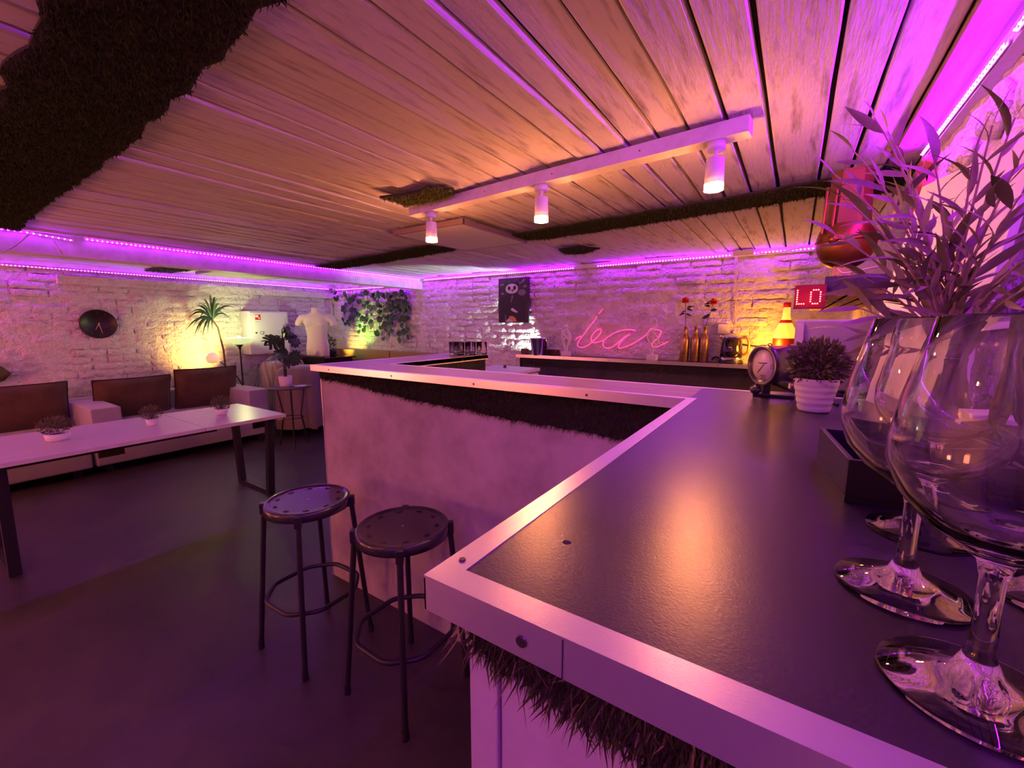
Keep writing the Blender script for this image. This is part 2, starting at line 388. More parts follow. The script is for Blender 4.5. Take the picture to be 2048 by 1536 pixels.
def ceiling_turf(label, poly, seed, density=14000, length=.016, sag=.012, amp=.012, group='turf pieces on the ceiling', gm=None):
    poly = wobble(poly, .07, amp, seed); cx = sum(p[0] for p in poly)/len(poly); cyy = sum(p[1] for p in poly)/len(poly)
    loc = [(p[0]-cx, p[1]-cyy) for p in poly]
    t = thing('turf_mat', label, 'artificial turf', (cx, cyy, H-.012), 0, group)
    MB().prism(loc, -.012, -.004).build('backing', mat('turf_backing', (.030, .034, .016), .9), t)
    blades('grass_blades', t, loc, (0, 0, -.012), (1, 0, 0), (0, 1, 0), (0, 0, -1), density, length, .0032, .45, material=gm, seed=seed)
    return t
ceiling_turf('wide dark strip of artificial turf across the near ceiling at upper left', [(XBEAM+.05, .60), (-3.6, .57), (-1.85, .545), (-.9, .485), (.26, .46), (.26, .23), (-1.2, .245), (-1.9, .255), (XBEAM+.05, .25)], 1, 26000, .014)
ceiling_turf('long green turf strip running behind the spotlights, right part', [(-1.74, 2.44), (-1.2, 2.38), (-.6, 2.33), (.06, 2.24), (.33, 2.24), (.33, 2.62), (.16, 2.60), (.05, 2.50), (-.3, 2.56), (-.9, 2.62), (-1.5, 2.68), (-1.74, 2.6)], 2)
ceiling_turf('green turf strip between the hanging beam and the ceiling heating panel', [(XBEAM+.06, 2.58), (-3.2, 2.48), (-2.38, 2.40), (-2.3, 2.66), (-3.2, 2.78), (XBEAM+.06, 2.84)], 3)
ceiling_turf('ragged green turf patch beside the left end of the white light bar', [(-1.66, 1.40), (-1.52, 1.43), (-1.36, 1.40), (-1.30, 1.50), (-1.32, 1.545), (-1.54, 1.572), (-1.67, 1.555)], 4, 26000, .018, gm=mat('spotlit_grass', (.17, .23, .035), .8, noise=(60, (.10, .13, .02), .3, .7), spec=.1))  # brighter copy of the turf, strong light from the spotlights put into its colour
ceiling_turf('small green turf patch on the far ceiling behind the middle spotlight', [(-1.62, 3.09), (-1.44, 3.05), (-1.33, 3.24), (-1.52, 3.40), (-1.68, 3.32)], 5, 9000)
ceiling_turf('turf scrap on the niche ceiling left of the hanging beam', [(-6.05, 1.75), (-5.2, 1.78), (-4.5, 1.80), (-4.5, 2.05), (-5.4, 2.02), (-6.05, 2.0)], 6, 6000)

# ------------------------------------------------------------------ light bar with three spots
def screw(parent, c, n, r=.0035, mtl=None):
    n = Vector(n).normalized(); c = Vector(c); mb = MB().cyl(c-n*.001, c+n*.0012, r, r*.8, 10)
    return mb.build('screw', mtl or mat('screw_steel', (.10, .085, .09), .35, .8), parent)
TY = 1.60
tb = thing('light_bar', 'long white wooden bar on the ceiling carrying the three spotlights', 'light bar', (-.93, TY, H))
A0, A1 = at(822, 436, 2, 1.915), at(1495, 262, 2, 1.915)
A0 = Vector((-1.70, 1.635, 0)); A1 = Vector((-.155, 1.50, 0)); ang = math.atan2(A1.y-A0.y, A1.x-A0.x); LB = (A1-A0).length
tb.location = ((A0.x+A1.x)/2, (A0.y+A1.y)/2, H-.008); tb.rotation_euler = (0, 0, ang)
MB().box((0, 0, -.026), (LB, .062, .046), bev=.002).build('bar', M_TRIMW, tb)
for xx in (-.6, -.25, .1, .45): screw(tb, (xx, -.031, -.026), (0, -1, 0), .003)
for xx in (-.70, .70): MB().cyl((xx, -.02, -.004), (xx, -.02, .012), .004).build('bracket', M_CHROME, tb)
M_GLOW = mat('spot_glow_ring', (1, .8, .5), .4, emit=(WARM, RING_L))
M_GLOWF = mat('spot_lens', (1, .9, .7), .4, emit=(WARM, SPOT_L))
M_SPOTW = mat('spot_white', (.80, .78, .77), .42)
def spot(label, loc, ring=True, group='spotlights on the white bar'):
    t = thing('ceiling_spotlight', label, 'spotlight', loc, 0, group)
    MB().lathe([(.0001, 0), (.027, 0), (.027, -.022), (.0001, -.022)], 24).build('canopy', M_SPOTW, t)
    MB().cyl((0, 0, -.02), (0, 0, -.05), .0045, n=10).sphere((0, 0, -.026), .008, 10, 6).build('joint', M_SPOTW, t)
    MB().lathe([(.0001, -.046), (.026, -.046), (.0265, -.048), (.028, -.120), (.0001, -.120)], 28).build('housing', M_SPOTW, t)
    g = MB().lathe([(.0278, -.120), (.0285, -.129), (.027, -.129), (.027, -.1205)], 20).build('glow_ring', M_GLOW if ring else M_SPOTW, t)
    MB().lathe([(.0284, -.129), (.0284, -.1305), (.0268, -.1305), (.0268, -.129)], 28).build('rim', M_BLACK, g)
    MB().lathe([(.0278, -.1305), (.0282, -.139), (.0265, -.1395), (.0001, -.1385)], 20).build('lens', M_GLOWF, t)
    return t
def onbar(px, py): return at(px, py, 2, 1.916)
zb = H-.008-.049
for lb, px in (('left and farthest white cylinder spotlight on the bar', 862), ('middle white cylinder spotlight on the bar', 1083), ('right and nearest white cylinder spotlight on the bar', 1432)):
    best = min((abs((lambda q: 1024+F_PX*(q-CAM).dot(RGT)/(q-CAM).dot(FWD))(Vector((A0.x+(A1.x-A0.x)*s/400, A0.y+(A1.y-A0.y)*s/400, 1.92)))-px), s) for s in range(401))[1]/400
    spot(lb, (A0.x+(A1.x-A0.x)*best, A0.y+(A1.y-A0.y)*best, zb))
# one more of the room's spotlights, over the floor behind the viewpoint
spot('white cylinder spotlight on the ceiling over the open floor, out of view', (-1.35, -.55, H-.006), False, None)

# two low shaded lamps behind the viewpoint: one inferred from stool shadows, one added
ROSE = (1.0, .235, .125)
def shade_lamp(label, loc, L, up=0.0):
    t = thing('shaded_lamp', label, 'lamp', loc, 0, 'low shaded lamps behind the viewpoint')
    MB().lathe([(.0001, 0), (.13, 0), (.13, .02), (.02, .035), (.0001, .035)], 24).build('base', M_BLACK, t)
    MB().cyl((0, 0, .03), (0, 0, .50+up), .012, n=12).build('pole', M_BLACK, t)
    MB().lathe([(.13, .50+up), (.16, .52+up), (.16, .88+up), (.13, .90+up)], 20).build('shade', mat('lamp_shade_%d' % L, (1, .8, .6), .6, emit=(ROSE, L)), t)
shade_lamp('low lamp with glowing drum shade behind the viewpoint near the bar', (-2.95, -2.05, 0), 27, .28)
shade_lamp('low lamp with glowing drum shade near the sofas, added behind the viewpoint to brighten the left wall', (-5.0, -1.75, 0), 60)  # unseen lamp added to brighten the left wall

# ceiling heating panels
def heater(label, c, sx, sy, z):
    t = thing('heating_panel', label, 'heating panel', (c[0], c[1], z), 0, 'ceiling heating panels')
    MB().box((0, 0, .012), (sx, sy, .024), bev=.002).build('panel', mat('heater_face', (.74, .71, .68), .5), t)
    fr = MB()
    for a, b in (((0, -sy/2), (sx+.016, .016)), ((0, sy/2), (sx+.016, .016)), ((-sx/2, 0), (.016, sy)), ((sx/2, 0), (.016, sy))): fr.box((a[0], a[1], .014), (b[0], b[1], .030))
    fr.build('frame', mat('heater_frame', (.33, .25, .22), .4, .5), t)
    for a in (-1, 1):
        for b in (-1, 1): MB().cyl((a*sx*.4, b*sy*.4, .02), (a*sx*.4, b*sy*.4, H-z), .004, n=8).build('hanger', M_TRIMW, t)
heater('square white heating panel hung below the ceiling behind the left spotlight', (-1.90, 2.27), .56, .68, 1.925)
heater('pale heating panel in the niche beyond the hanging beam', (-5.25, 2.42), .60, .70, 1.91)

# ------------------------------------------------------------------ the bar
HB, TK = 1.158, .026
bar = thing('bar_counter', 'U-shaped bar with dark laminate top, metal edging and concrete-look panels', 'bar counter', (0, 0, 0))
EX0, EX1, EY0, EYI, EYB = -.236, XR-.042, .226, 1.215, 1.475   # near arm and inner front edge, back edge
LX0, LX1, LY1 = -2.035, -1.715, 2.29
e = .0015
def slab(name, x0, x1, y0, y1, m): return MB().box(((x0+x1)/2, (y0+y1)/2, HB+.0003-(TK-2*e)/2), (x1-x0, y1-y0, TK-2*e)).build(name, m, bar)
slab('worktop', EX0+.003, EX1, EY0+.003, EYB-.003, M_TOP)
slab('worktop', LX1, EX0+.003, EYI+.003, EYB-.003, M_TOPB)
slab('worktop', LX0+.003, LX1, EYI+.003, LY1-.003, M_TOPB)
# metal edging: an L of top strip and side strip, mitred at corners
W = .024
def edging(a, b, inward, m0=1, m1=1):
    """a->b along the outer edge; inward = unit vector to the worktop; m=1 outer mitre, -1 inner mitre, 0 square"""
    a, b, i = Vector((*a, 0)), Vector((*b, 0)), Vector((*inward, 0)); d = (b-a).normalized()
    q = [a, b, b+i*W-d*W*m1, a+i*W+d*W*m0]
    lo, hi = HB-.001, HB+.0012
    mb = MB().add([(*p.xy, lo) for p in q]+[(*p.xy, hi) for p in q], [(3, 2, 1, 0), (4, 5, 6, 7), (0, 1, 5, 4), (1, 2, 6, 5), (2, 3, 7, 6), (3, 0, 4, 7)])
    q = [a, b, b+i*.0016, a+i*.0016]
    mb.add([(*p.xy, HB-TK-.003) for p in q]+[(*p.xy, lo) for p in q], [(3, 2, 1, 0), (4, 5, 6, 7), (0, 1, 5, 4), (1, 2, 6, 5), (2, 3, 7, 6), (3, 0, 4, 7)])
    o = mb.build('metal_edge', M_ALU, bar)
    if sum(p.length for p in (a,)) >= 0:
        n = -i; zz = HB-.016; L = (b-a).length; k = max(2, int(L/.42))
        for s in range(k):
            c = a+d*(L*(s+.35)/k); screw(o, (c.x, c.y, zz), n, .0052)
    return o
en = edging((EX0, EY0), (EX1, EY0), (0, 1), 1, 0)
ei = edging((EX0, EY0), (EX0, EYI), (1, 0), 1, -1)
edging((LX0, EYI), (EX0, EYI), (0, 1), 1, -1)
edging((LX0, EYI), (LX0, LY1), (1, 0), 1, 1)
edging((LX0, LY1), (LX1, LY1), (0, -1), 1, 1)
edging((LX1, EYB), (LX1, LY1), (-1, 0), -1, 1)
edging((LX1, EYB), (EX1, EYB), (0, -1), -1, 0)
screw(ei, (EX0+.012, EY0+.034, HB+.0012), (0, 0, 1), .0035)
hole = MB().cyl((-.163, .338, HB-.0020), (-.163, .338, HB+.0004), .0042, n=14).build('screw_hole', M_DARK, bar)
MB().box((-.1105, EY0-.0002, HB-.0145), (.0006, .0008, .028)).build('edge_joint', M_DARK, bar)
# panels under the worktop
def panel(name, c, d, m=M_PANEL): return MB().box(c, d, bev=.0015).build(name, m, bar)
PZ = HB-TK
panel('front_panel', ((LX0+.02-.19)/2, 1.267, PZ/2), (-.19-LX0-.02, .018, PZ))
panel('side_panel', (LX0+.022, (1.267+LY1)/2, PZ/2), (.018, LY1-1.267-.05, PZ))
panel('side_panel', (LX1-.02, (EYB+LY1)/2, PZ/2), (.018, LY1-EYB-.03, PZ), M_DWOOD)
panel('side_panel', (-.20, (EY0+.05+1.267)/2, PZ/2), (.018, 1.267-EY0-.05, PZ))
panel('corner_strip', (-.203, EY0+.042, PZ/2), (.030, .016, PZ))
panel('end_panel', ((-.186+EX1)/2, EY0+.044, PZ/2), (EX1+.186, .014, PZ))
MB().box((LX0+.022, 1.2565, PZ/2), (.004, .003, PZ)).build('corner_edge', M_ALU, bar)
panel('back_panel', ((LX1+EX1)/2, EYB-.04, PZ/2), (EX1-LX1, .018, PZ), M_DWOOD)
# grass fringe glued under the edge
def fringe(name, O, U, Nn, prof, density, length, seed, lean=.45, down=-.7):
    """prof: list of (u, drop) lower boundary; upper boundary at 0"""
    poly = wobble([(u, 0) for u, _ in prof]+[(u, -d) for u, d in reversed(prof)], .02, .004, seed)
    poly = [(u, min(v, 0)) for u, v in poly]
    o = blades(name, bar, poly, O, U, (0, 0, 1), Nn, density, length, .0022, lean, (0, 0, down), seed=seed)
    MB().prism(poly, 0.0005, .003, lambda u, v, t: tuple(Vector(O)+Vector(U)*u+Vector((0, 0, v))+Vector(Nn)*t)).build('turf_backing', mat('turf_backing', (.030, .034, .016), .9), bar)
    return o
fringe('grass_fringe', (LX0+.02, 1.257, PZ), (1, 0, 0), (0, -1, 0), [(0, .045), (.25, .055), (.45, .075), (.7, .095), (.95, .10), (1.2, .115), (1.45, .12), (1.65, .13), (1.79, .14)], 60000, .022, 11)
fringe('grass_fringe', (-.215, EY0+.036, PZ), (1, 0, 0), (0, -1, 0), [(0, .045), (.10, .06), (.22, .075), (.34, .07), (.5, .075)], 150000, .020, 12, .5)
fringe('grass_fringe', (-.212, EY0+.045, PZ), (0, 1, 0), (-1, 0, 0), [(0, .05), (.2, .07), (.6, .07), (.95, .1)], 60000, .020, 13, .5)
blades('grass_fringe', bar, [(-.02, -.06), (.36, -.06), (.36, 0), (-.02, 0)], (-.215, EY0+.036, PZ), (1, 0, 0), (0, 0, 1), (0, -1, 0), 14000, .024, .0020, .6, (0, 0, -.7), M_GRASS_S, 14)
fringe('grass_fringe', (LX1-.008, EYB, PZ), (0, 1, 0), (1, 0, 0), [(0, .09), (.4, .10), (.78, .08)], 26000, .02, 15)

# ------------------------------------------------------------------ back shelf along the rear wall
bs = thing('back_counter', 'long dark shelf counter along the back wall under the neon sign', 'counter', (-1.1, YB, 0))
BZ, BY0, BX0 = 1.032, 3.90, -2.56
def bl(x, y): return (x+1.1, y-YB)
x, y = bl((BX0+XR)/2, (BY0+YB-.03)/2); MB().box((x, y, BZ-.013), (XR-BX0-.04, YB-.03-BY0, .024)).build('worktop', M_TOP, bs)
x, y = bl((BX0+XR)/2, BY0-.001); o = MB().box((x, y, BZ-.011), (XR-BX0-.04, .003, .032)).box((x, y+.012, BZ+.0005), (XR-BX0-.04, .024, .0018)).build('metal_edge', M_ALU, bs)
for k in range(6): xx, yy = bl(BX0+.12+k*.48, BY0-.003); screw(o, (xx, yy, BZ-.012), (0, -1, 0), .005)
x, y = bl((BX0+XR)/2+.02, BY0+.05); MB().box((x, y, (BZ-.025)/2), (XR-BX0-.10, .018, BZ-.025)).build('front_panel', mat('dark_panel', (.07, .055, .06), .55, noise=(5, (.035, .028, .03), .3, .7)), bs)
x, y = bl(BX0+.05, BY0+.13); MB().box((x, y, (BZ-.025)/2), (.018, .16, BZ-.025)).build('side_panel', M_DARK, bs)
px_, py_ = bl(BX0+.05, BY0+.040)
poly = wobble([(0, 0), (2.8, 0), (2.8, -.07), (1.6, -.08), (.8, -.085), (0, -.09)], .03, .006, 21); poly = [(u, min(v, 0)) for u, v in poly]
blades('grass_fringe', bs, poly, (px_, py_, BZ-.026), (1, 0, 0), (0, 0, 1), (0, -1, 0), 22000, .022, .003, .45, (0, 0, -.7), seed=22)

# white fridge standing between the bar and the back shelf
fz = .955
fr = thing('mini_fridge', 'white fridge with flat top standing behind the left end of the bar', 'fridge', (-2.24, 3.22, 0))
MB().box((0, 0, fz/2-.02), (.50, .46, fz-.04), bev=.008).build('body', M_WHITE, fr)
MB().box((0, 0, fz-.015), (.52, .48, .03), bev=.004).build('top', M_WHITE, fr)
MB().box((0, -.245, fz/2-.03), (.50, .03, fz-.10), bev=.006).build('door', M_WHITE, fr)
MB().cyl((-.02, .06, fz), (-.02, .06, fz+.028), .016, .012, 14).build('cap', M_BLACK, fr)

# ------------------------------------------------------------------ bar stools
def stool():
    t = thing('bar_stool', '', 'stool'); HS = .645; r = .165
    # seat disc with ring of oval holes
    n, m = 48, 10; holes = 10; bm = bmesh.new()
    prof = [(0.0001, HS-.006), (.06, HS-.006), (.10, HS-.0055), (.138, HS-.005), (.148, HS-.004), (.152, HS), (.158, HS+.001), (.163, HS-.003), (.165, HS-.010), (.165, HS-.034), (.160, HS-.036), (.160, HS-.012), (.10, HS-.012), (.0001, HS-.012)]
    MB().lathe(prof, 48).build('seat', M_STOOL, t); bm.free()
    for k in range(holes):
        a = 2*PI*k/holes; c = Vector((math.cos(a)*.122, math.sin(a)*.122, HS-.0048)); d = Vector((-math.sin(a), math.cos(a), 0))
        P = []
        for j in range(14):
            s = 2*PI*j/14; P.append(c+d*math.cos(s)*.0125+Vector((math.cos(a), math.sin(a), 0))*math.sin(s)*.0075)
        mb = MB().add(P+[p-Vector((0, 0, .004)) for p in P], [tuple(range(14))]+[(j, (j+1) % 14, 14+(j+1) % 14, 14+j) for j in range(14)])
        mb.build('seat_hole', M_DARK, t)
    MB().cyl((0, 0, HS-.006), (0, 0, HS-.0045), .004, n=10).build('rivet', M_CHROME, t)
    fo = .157; to = .118
    for sx in (-1, 1):
        for sy in (-1, 1):
            top = Vector((sx*to, sy*to, HS-.018)); bot = Vector((sx*fo, sy*fo, .012))
            lg = MB().cyl(bot, top, .0105, n=14).build('leg', M_BLACK, t)
            MB().cyl(bot-Vector((0, 0, .012)), bot+Vector((0, 0, .02)), .0125, n=12).build('foot_cap', M_BLACK, lg)
            rot = Euler((0, 0, math.atan2(sy, sx))).to_matrix()
            MB().box(top+Vector((0, 0, -.008)), (.030, .026, .046), rot, bev=.004).build('bracket', M_BLACK, lg)
    # octagonal foot ring of bent tube
    zr = .245; k = to+(fo-to)*(1-(zr/HS)); P = []
    w = k+.022; cpt = .085
    cor = [(w, -w+cpt), (w, w-cpt), (w-cpt, w), (-w+cpt, w), (-w, w-cpt), (-w, -w+cpt), (-w+cpt, -w), (w-cpt, -w)]
    for i in range(8):
        a, b, c = Vector((*cor[i-1], zr)), Vector((*cor[i], zr)), Vector((*cor[(i+1) % 8], zr))
        da, dc = (a-b).normalized()*.03, (c-b).normalized()*.03
        for s in (0, .25, .5, .75, 1): P.append((b+da)*(1-s)**2+b*2*s*(1-s)+(b+dc)*s*s)
    MB().tube(P, .0095, 10, closed=True).build('foot_ring', M_BLACK, t)
    return t
# the ring sits outside the legs' diagonal corners: scale handled by w above
s1 = stool(); s1['label'] = 'left black metal bar stool with holed round seat, farther from the bar corner'; s1['group'] = 'bar stools at the bar'
s1.location = (-1.637, .93, 0); s1.rotation_euler = (0, 0, .03)
s2 = copy_tree(s1); s2['label'] = 'right black metal bar stool with holed round seat, under the bar corner'
s2.location = (-1.128, .985, 0); s2.rotation_euler = (0, 0, -.01)

# ------------------------------------------------------------------ lounge: tables, sofas, cushions
TZ = .665
lt = thing('lounge_table', 'long low white-topped table on black metal frames before the sofas', 'table', (-3.69, .7, 0))
def lp(x, y, z): return (x+3.69, y-.7, z)
for y0, y1 in ((1.193, 1.74), (-1.55, 1.190)):
    MB().box(lp(-3.69, (y0+y1)/2, TZ-.0125), (.80, y1-y0, .025), bev=.002).build('table_top', M_TABLE, lt)
for xx in (-3.42, -3.96): MB().box(lp(xx, -.10, TZ-.045), (.03, 2.8, .035)).build('rail', M_BLACK, lt)
for yy in (1.66, .29, -1.40):
    fo = MB().box(lp(-3.70, yy, .015), (.50, .05, .03)).build('foot_bar', M_BLACK, lt)
    MB().box(lp(-3.69, yy, TZ-.04), (.64, .05, .03)).build('top_bar', M_BLACK, lt)
    for sx in (-1, 1):
        a, b = Vector(lp(-3.70+sx*.235, yy, .0)), Vector(lp(-3.69+sx*.30, yy, TZ-.026)); d = (b-a)
        mb = MB(); w = .024
        mb.add([a+Vector((-w, -w, 0)), a+Vector((w, -w, 0)), a+Vector((w, w, 0)), a+Vector((-w, w, 0)), b+Vector((-w, -w, 0)), b+Vector((w, -w, 0)), b+Vector((w, w, 0)), b+Vector((-w, w, 0))],
               [(0, 3, 2, 1), (4, 5, 6, 7), (0, 1, 5, 4), (1, 2, 6, 5), (2, 3, 7, 6), (3, 0, 4, 7)]); mb.build('leg', M_BLACK, lt)
MB().box(lp(-3.33, 1.70, TZ-.034), (.05, .05, .016)).build('bracket', M_WOOD, lt)

def soft(mb, name, m, parent, bev=.03):
    o = mb.build(name, m, parent, True); md = o.modifiers.new('b', 'BEVEL'); md.width = bev; md.segments = 3; md.limit_method = 'ANGLE'
    wn = o.modifiers.new('w', 'WEIGHTED_NORMAL'); return o
def sofa(label, y0, y1, arms):
    t = thing('sofa', label, 'sofa', (-5.62, (y0+y1)/2, 0), 0, 'pale sofas along the brick wall'); W2 = (y1-y0)/2
    soft(MB().box((.0, 0, .19), (.84, y1-y0-.01, .24)), 'base', M_SOFA, t, .02)
    soft(MB().box((.03, 0, .355), (.80, y1-y0-(.24*len(arms))-.02, .11)), 'seat_cushion', M_SOFA, t, .03)
    soft(MB().box((-.40, 0, .40), (.14, y1-y0-.02, .44)), 'backrest', M_SOFA, t, .03)
    for s in arms: soft(MB().box((.03, s*(W2-.115), .37), (.78, .215, .47)), 'armrest', M_SOFA, t, .014)
    for sx in (-.35, .33):
        for sy in (-W2+.1, W2-.1): MB().box((sx, sy, .04), (.06, .06, .08)).build('foot', M_BLACK, t)
    return t
sofa('pale grey sofa with two armrests between the clock and the fire cabinet', 1.0, 2.56, (-1, 1))
sofa('pale grey sofa seat section at the left edge, without a right armrest', -.75, .99, (-1,))

def cushion(label, c, w, h, lean, rz, seed, th=.20):
    rr = random.Random(seed); n = 16; V = []; Fq = []
    for side in (1, -1):
        for i in range(n+1):
            for j in range(n+1):
                u, v = i/n*2-1, j/n*2-1
                e_ = max(0, (1-abs(u)**2.6)*(1-abs(v)**2.6)); th_ = th/2*e_**.42
                ux = u*(1-.025*(1-abs(v)**2)*abs(u)); vx = v*(1-.035*(1-abs(u)**2)*abs(v))
                wr_ = .010*math.sin(5*u+3*v+seed)*e_+.008*math.sin(11*v-4*u+seed*2)*e_
                V.append((ux*w/2, side*(th_+wr_*(side > 0)), vx*h/2))
    N1 = (n+1)**2
    for s in (0, 1):
        for i in range(n):
            for j in range(n):
                q = [i*(n+1)+j, (i+1)*(n+1)+j, (i+1)*(n+1)+j+1, i*(n+1)+j+1]; q = [a+s*N1 for a in q]
                Fq.append(tuple(q) if s else tuple(reversed(q)))
    t = thing('cushion', label, 'cushion', c, rz, 'brown suede cushions on the sofas')
    o = MB().add(V, Fq, True).build('cover', M_CUSH, t); o.rotation_euler = (lean, 0, 0)
    P = []
    for i in range(n+1): P.append((i/n*2-1, -1))
    for i in range(1, n+1): P.append((1, i/n*2-1))
    for i in range(1, n+1): P.append((1-i/n*2, 1))
    for i in range(1, n): P.append((-1, 1-i/n*2))
    pts = [((u*(1-.025*(1-abs(v)**2)*abs(u)))*w/2, 0, (v*(1-.035*(1-abs(u)**2)*abs(v)))*h/2) for u, v in P]
    pp = MB().tube(pts, .006, 6, closed=True).build('piping', mat('suede_piping', (.05, .02, .012), .8), t); pp.rotation_euler = (lean, 0, 0)
    return t
# cushions stand on the seats and lean on the wall; local y is the thickness, local x runs along the wall
cushion('brown suede cushion at the left edge on the sofa behind the first potted plant', (-5.80, .64, .60), .70, .46, .22, PI/2, 1)
cushion('brown suede cushion leaning over, below and right of the clock', (-5.78, 1.47, .595), .64, .45, .24, PI/2+.03, 2)
cushion('brown suede cushion upright under the bright wall spot', (-5.74, 2.13, .622), .62, .49, .20, PI/2-.05, 3)
# large dark leaf at the left edge
lf = MB(); P = []; Fq = []
for i in range(9):
    s = i/8; wv = .10*math.sin(PI*min(1, s))**.5
    P += [(0, -.3+.36*s, -wv), (.012, -.3+.36*s, 0), (0, -.3+.36*s, wv)]
for i in range(8):
    for j in range(2): Fq.append((i*3+j, (i+1)*3+j, (i+1)*3+j+1, i*3+j+1))
lft = thing('potted_plant', 'broad dark green leaf of a plant at the left edge', 'plant', (-5.95, .58, .44))
o = lf.add(P, Fq, True).build('leaf', mat('broad_leaf', (.10, .085, .02), .5), lft); o.location = (-.12, .05, .47); o.modifiers.new('s', 'SOLIDIFY').thickness = .003
MB().tube([(0, -.2, 0), (-.05, -.24, .25), (-.12, -.25, .47)], .006, 6).build('stem', M_LEAFD, lft)

# ------------------------------------------------------------------ plants
def leaf_mesh(name, L, Wd, bend, m, n=6, tipp=1.0, seed=0):
    V = []; Fq = []
    for i in range(n+1):
        s = i/n; w = Wd/2*math.sin(PI*min(1, s**.8*.97+.02))**tipp; z = -bend*s*s*L
        V += [(s*L, -w, z+abs(w)*.25), (s*L, 0, z), (s*L, w, z+abs(w)*.25)]
    for i in range(n):
        for j in range(2): Fq.append((i*3+j, (i+1)*3+j, (i+1)*3+j+1, i*3+j+1))
    me = bpy.data.meshes.new(name); me.from_pydata(V, [], Fq); me.polygons.foreach_set('use_smooth', [True]*len(Fq)); me.materials.append(m); me.update(); return me
def orient(d, roll=0):
    d = Vector(d).normalized(); q = d.to_track_quat('X', 'Z'); return (q.to_matrix() @ Euler((roll, 0, 0)).to_matrix())
def bush(parent, rx, rz, zc, count, leaf, seed, m, name='foliage'):
    rng = random.Random(seed); V = []; Fq = []
    for k in range(count):
        while True:
            p = Vector((rng.uniform(-1, 1), rng.uniform(-1, 1), rng.uniform(-.75, 1)))
            if .25 < p.length < 1: break
        c = Vector((p.x*rx, p.y*rx, zc+p.z*rz)); d = (p+Vector((rng.uniform(-.5, .5), rng.uniform(-.5, .5), rng.uniform(-.1, .7)))).normalized()
        mm = orient(d, rng.uniform(-PI, PI)); L = leaf*rng.uniform(.6, 1.2); w = L*.22; o = len(V)
        for q in ((0, 0, 0), (L*.5, -w, .0), (L, 0, -L*.12), (L*.5, w, 0)): V.append(c+mm @ Vector(q))
        Fq.append((o, o+1, o+2, o+3))
    for k in range(count//14):
        p = Vector((rng.uniform(-.6, .6)*rx, rng.uniform(-.6, .6)*rx, zc+rng.uniform(-.1, .8)*rz)); o = len(V); a = Vector((0, 0, zc-rz*.9)); s = Vector((.0012, 0, 0))
        V += [a-s, a+s, p+s, p-s]; Fq.append((o, o+1, o+2, o+3))
    o = MB().add(V, Fq).build(name, m, parent); o['kind'] = 'stuff'; return o
def pot(parent, prof, m=M_WHITE): return MB().lathe(prof, 28).build('pot', m, parent)
def small_plant(label, px, py, s, kind, seed):
    c = at(px, py, 2, TZ); t = thing('potted_plant', label, 'potted plant', c, 0, 'small potted plants on the long table')
    if kind == 0: pr = [(.0001, 0), (.032, 0), (.036, .006), (.043, .055), (.0405, .055), (.034, .010), (.0001, .010)]; h = .055; r = .075; rz_ = .065
    elif kind == 1: pr = [(.0001, 0), (.030, 0), (.034, .004), (.046, .030), (.043, .050), (.040, .050), (.042, .030), (.030, .010), (.0001, .010)]; h = .05; r = .075; rz_ = .065
    else: pr = [(.0001, 0), (.045, 0), (.052, .004), (.058, .045), (.055, .045), (.048, .01), (.0001, .01)]; h = .045; r = .085; rz_ = .055
    pot(t, [(a*s, b*s) for a, b in pr]); MB().cyl((0, 0, h*s-.012), (0, 0, h*s-.008), .036*s, n=18).build('soil', M_DARK, t)
    bush(t, r*s*.92, rz_*s*.9, (h+.048)*s, 800, .015*s, seed, M_BUSH); return t
small_plant('small green plant in a wide white pot, leftmost on the long table', 116, 880, 1.0, 2, 31)
small_plant('small green plant in a white square-sided pot, middle of the long table', 305, 850, .85, 0, 32)
small_plant('small green plant in a round white pot at the right end of the long table', 444, 829, .95, 1, 33)

# palm behind the sofa
pl = thing('artificial_palm', 'tall thin palm with drooping fronds beside the bright wall spot', 'plant', (-6.02, 2.69, 0))
pw = [at(455, 770, 0, -5.98), at(447, 700, 0, -5.98), at(436, 655, 0, -5.96), at(425, 640, 0, -5.95)]
L0 = Vector((-6.02, 2.69, 0)); pts = [Vector((0, 0, .02))]+[p-L0 for p in pw]
MB().tube(pts, [.014, .012, .011, .010, .009], 8).build('trunk', mat('palm_trunk', (.13, .08, .04), .7), pl)
MB().lathe([(.0001, 0), (.08, 0), (.10, .2), (.09, .2), (.08, .03), (.0001, .03)], 20).build('pot', M_BLACK, pl)
crown = pts[-1]
for k in range(22):
    px, py = [(420, 590), (405, 600), (445, 612), (470, 617), (455, 625), (462, 640), (390, 615), (375, 640), (385, 655), (395, 665), (405, 672), (415, 668), (380, 628), (440, 600), (432, 596), (398, 640), (388, 675), (372, 660), (425, 660), (450, 632), (400, 612), (412, 655)][k]
    tip = at(px, py, 0, -5.98+.22*R.uniform(-.4, 1))-L0; mid = (crown+tip)/2+Vector((0, 0, .15+.06*R.random()))
    V = []; Fq = []; n = 8; sd = (tip-crown).cross(Vector((1, 0, .2))).normalized()
    for i in range(n+1):
        s = i/n; p = crown*(1-s)**2+mid*2*s*(1-s)+tip*s*s; w = .011*math.sin(PI*min(1, s*.9+.12))+.001
        V += [p-sd*w, p+Vector((.004, 0, 0)), p+sd*w]
    for i in range(n):
        for j in range(2): Fq.append((i*3+j, (i+1)*3+j, (i+1)*3+j+1, i*3+j+1))
    MB().add(V, Fq, True).build('frond', M_LEAFD, pl)

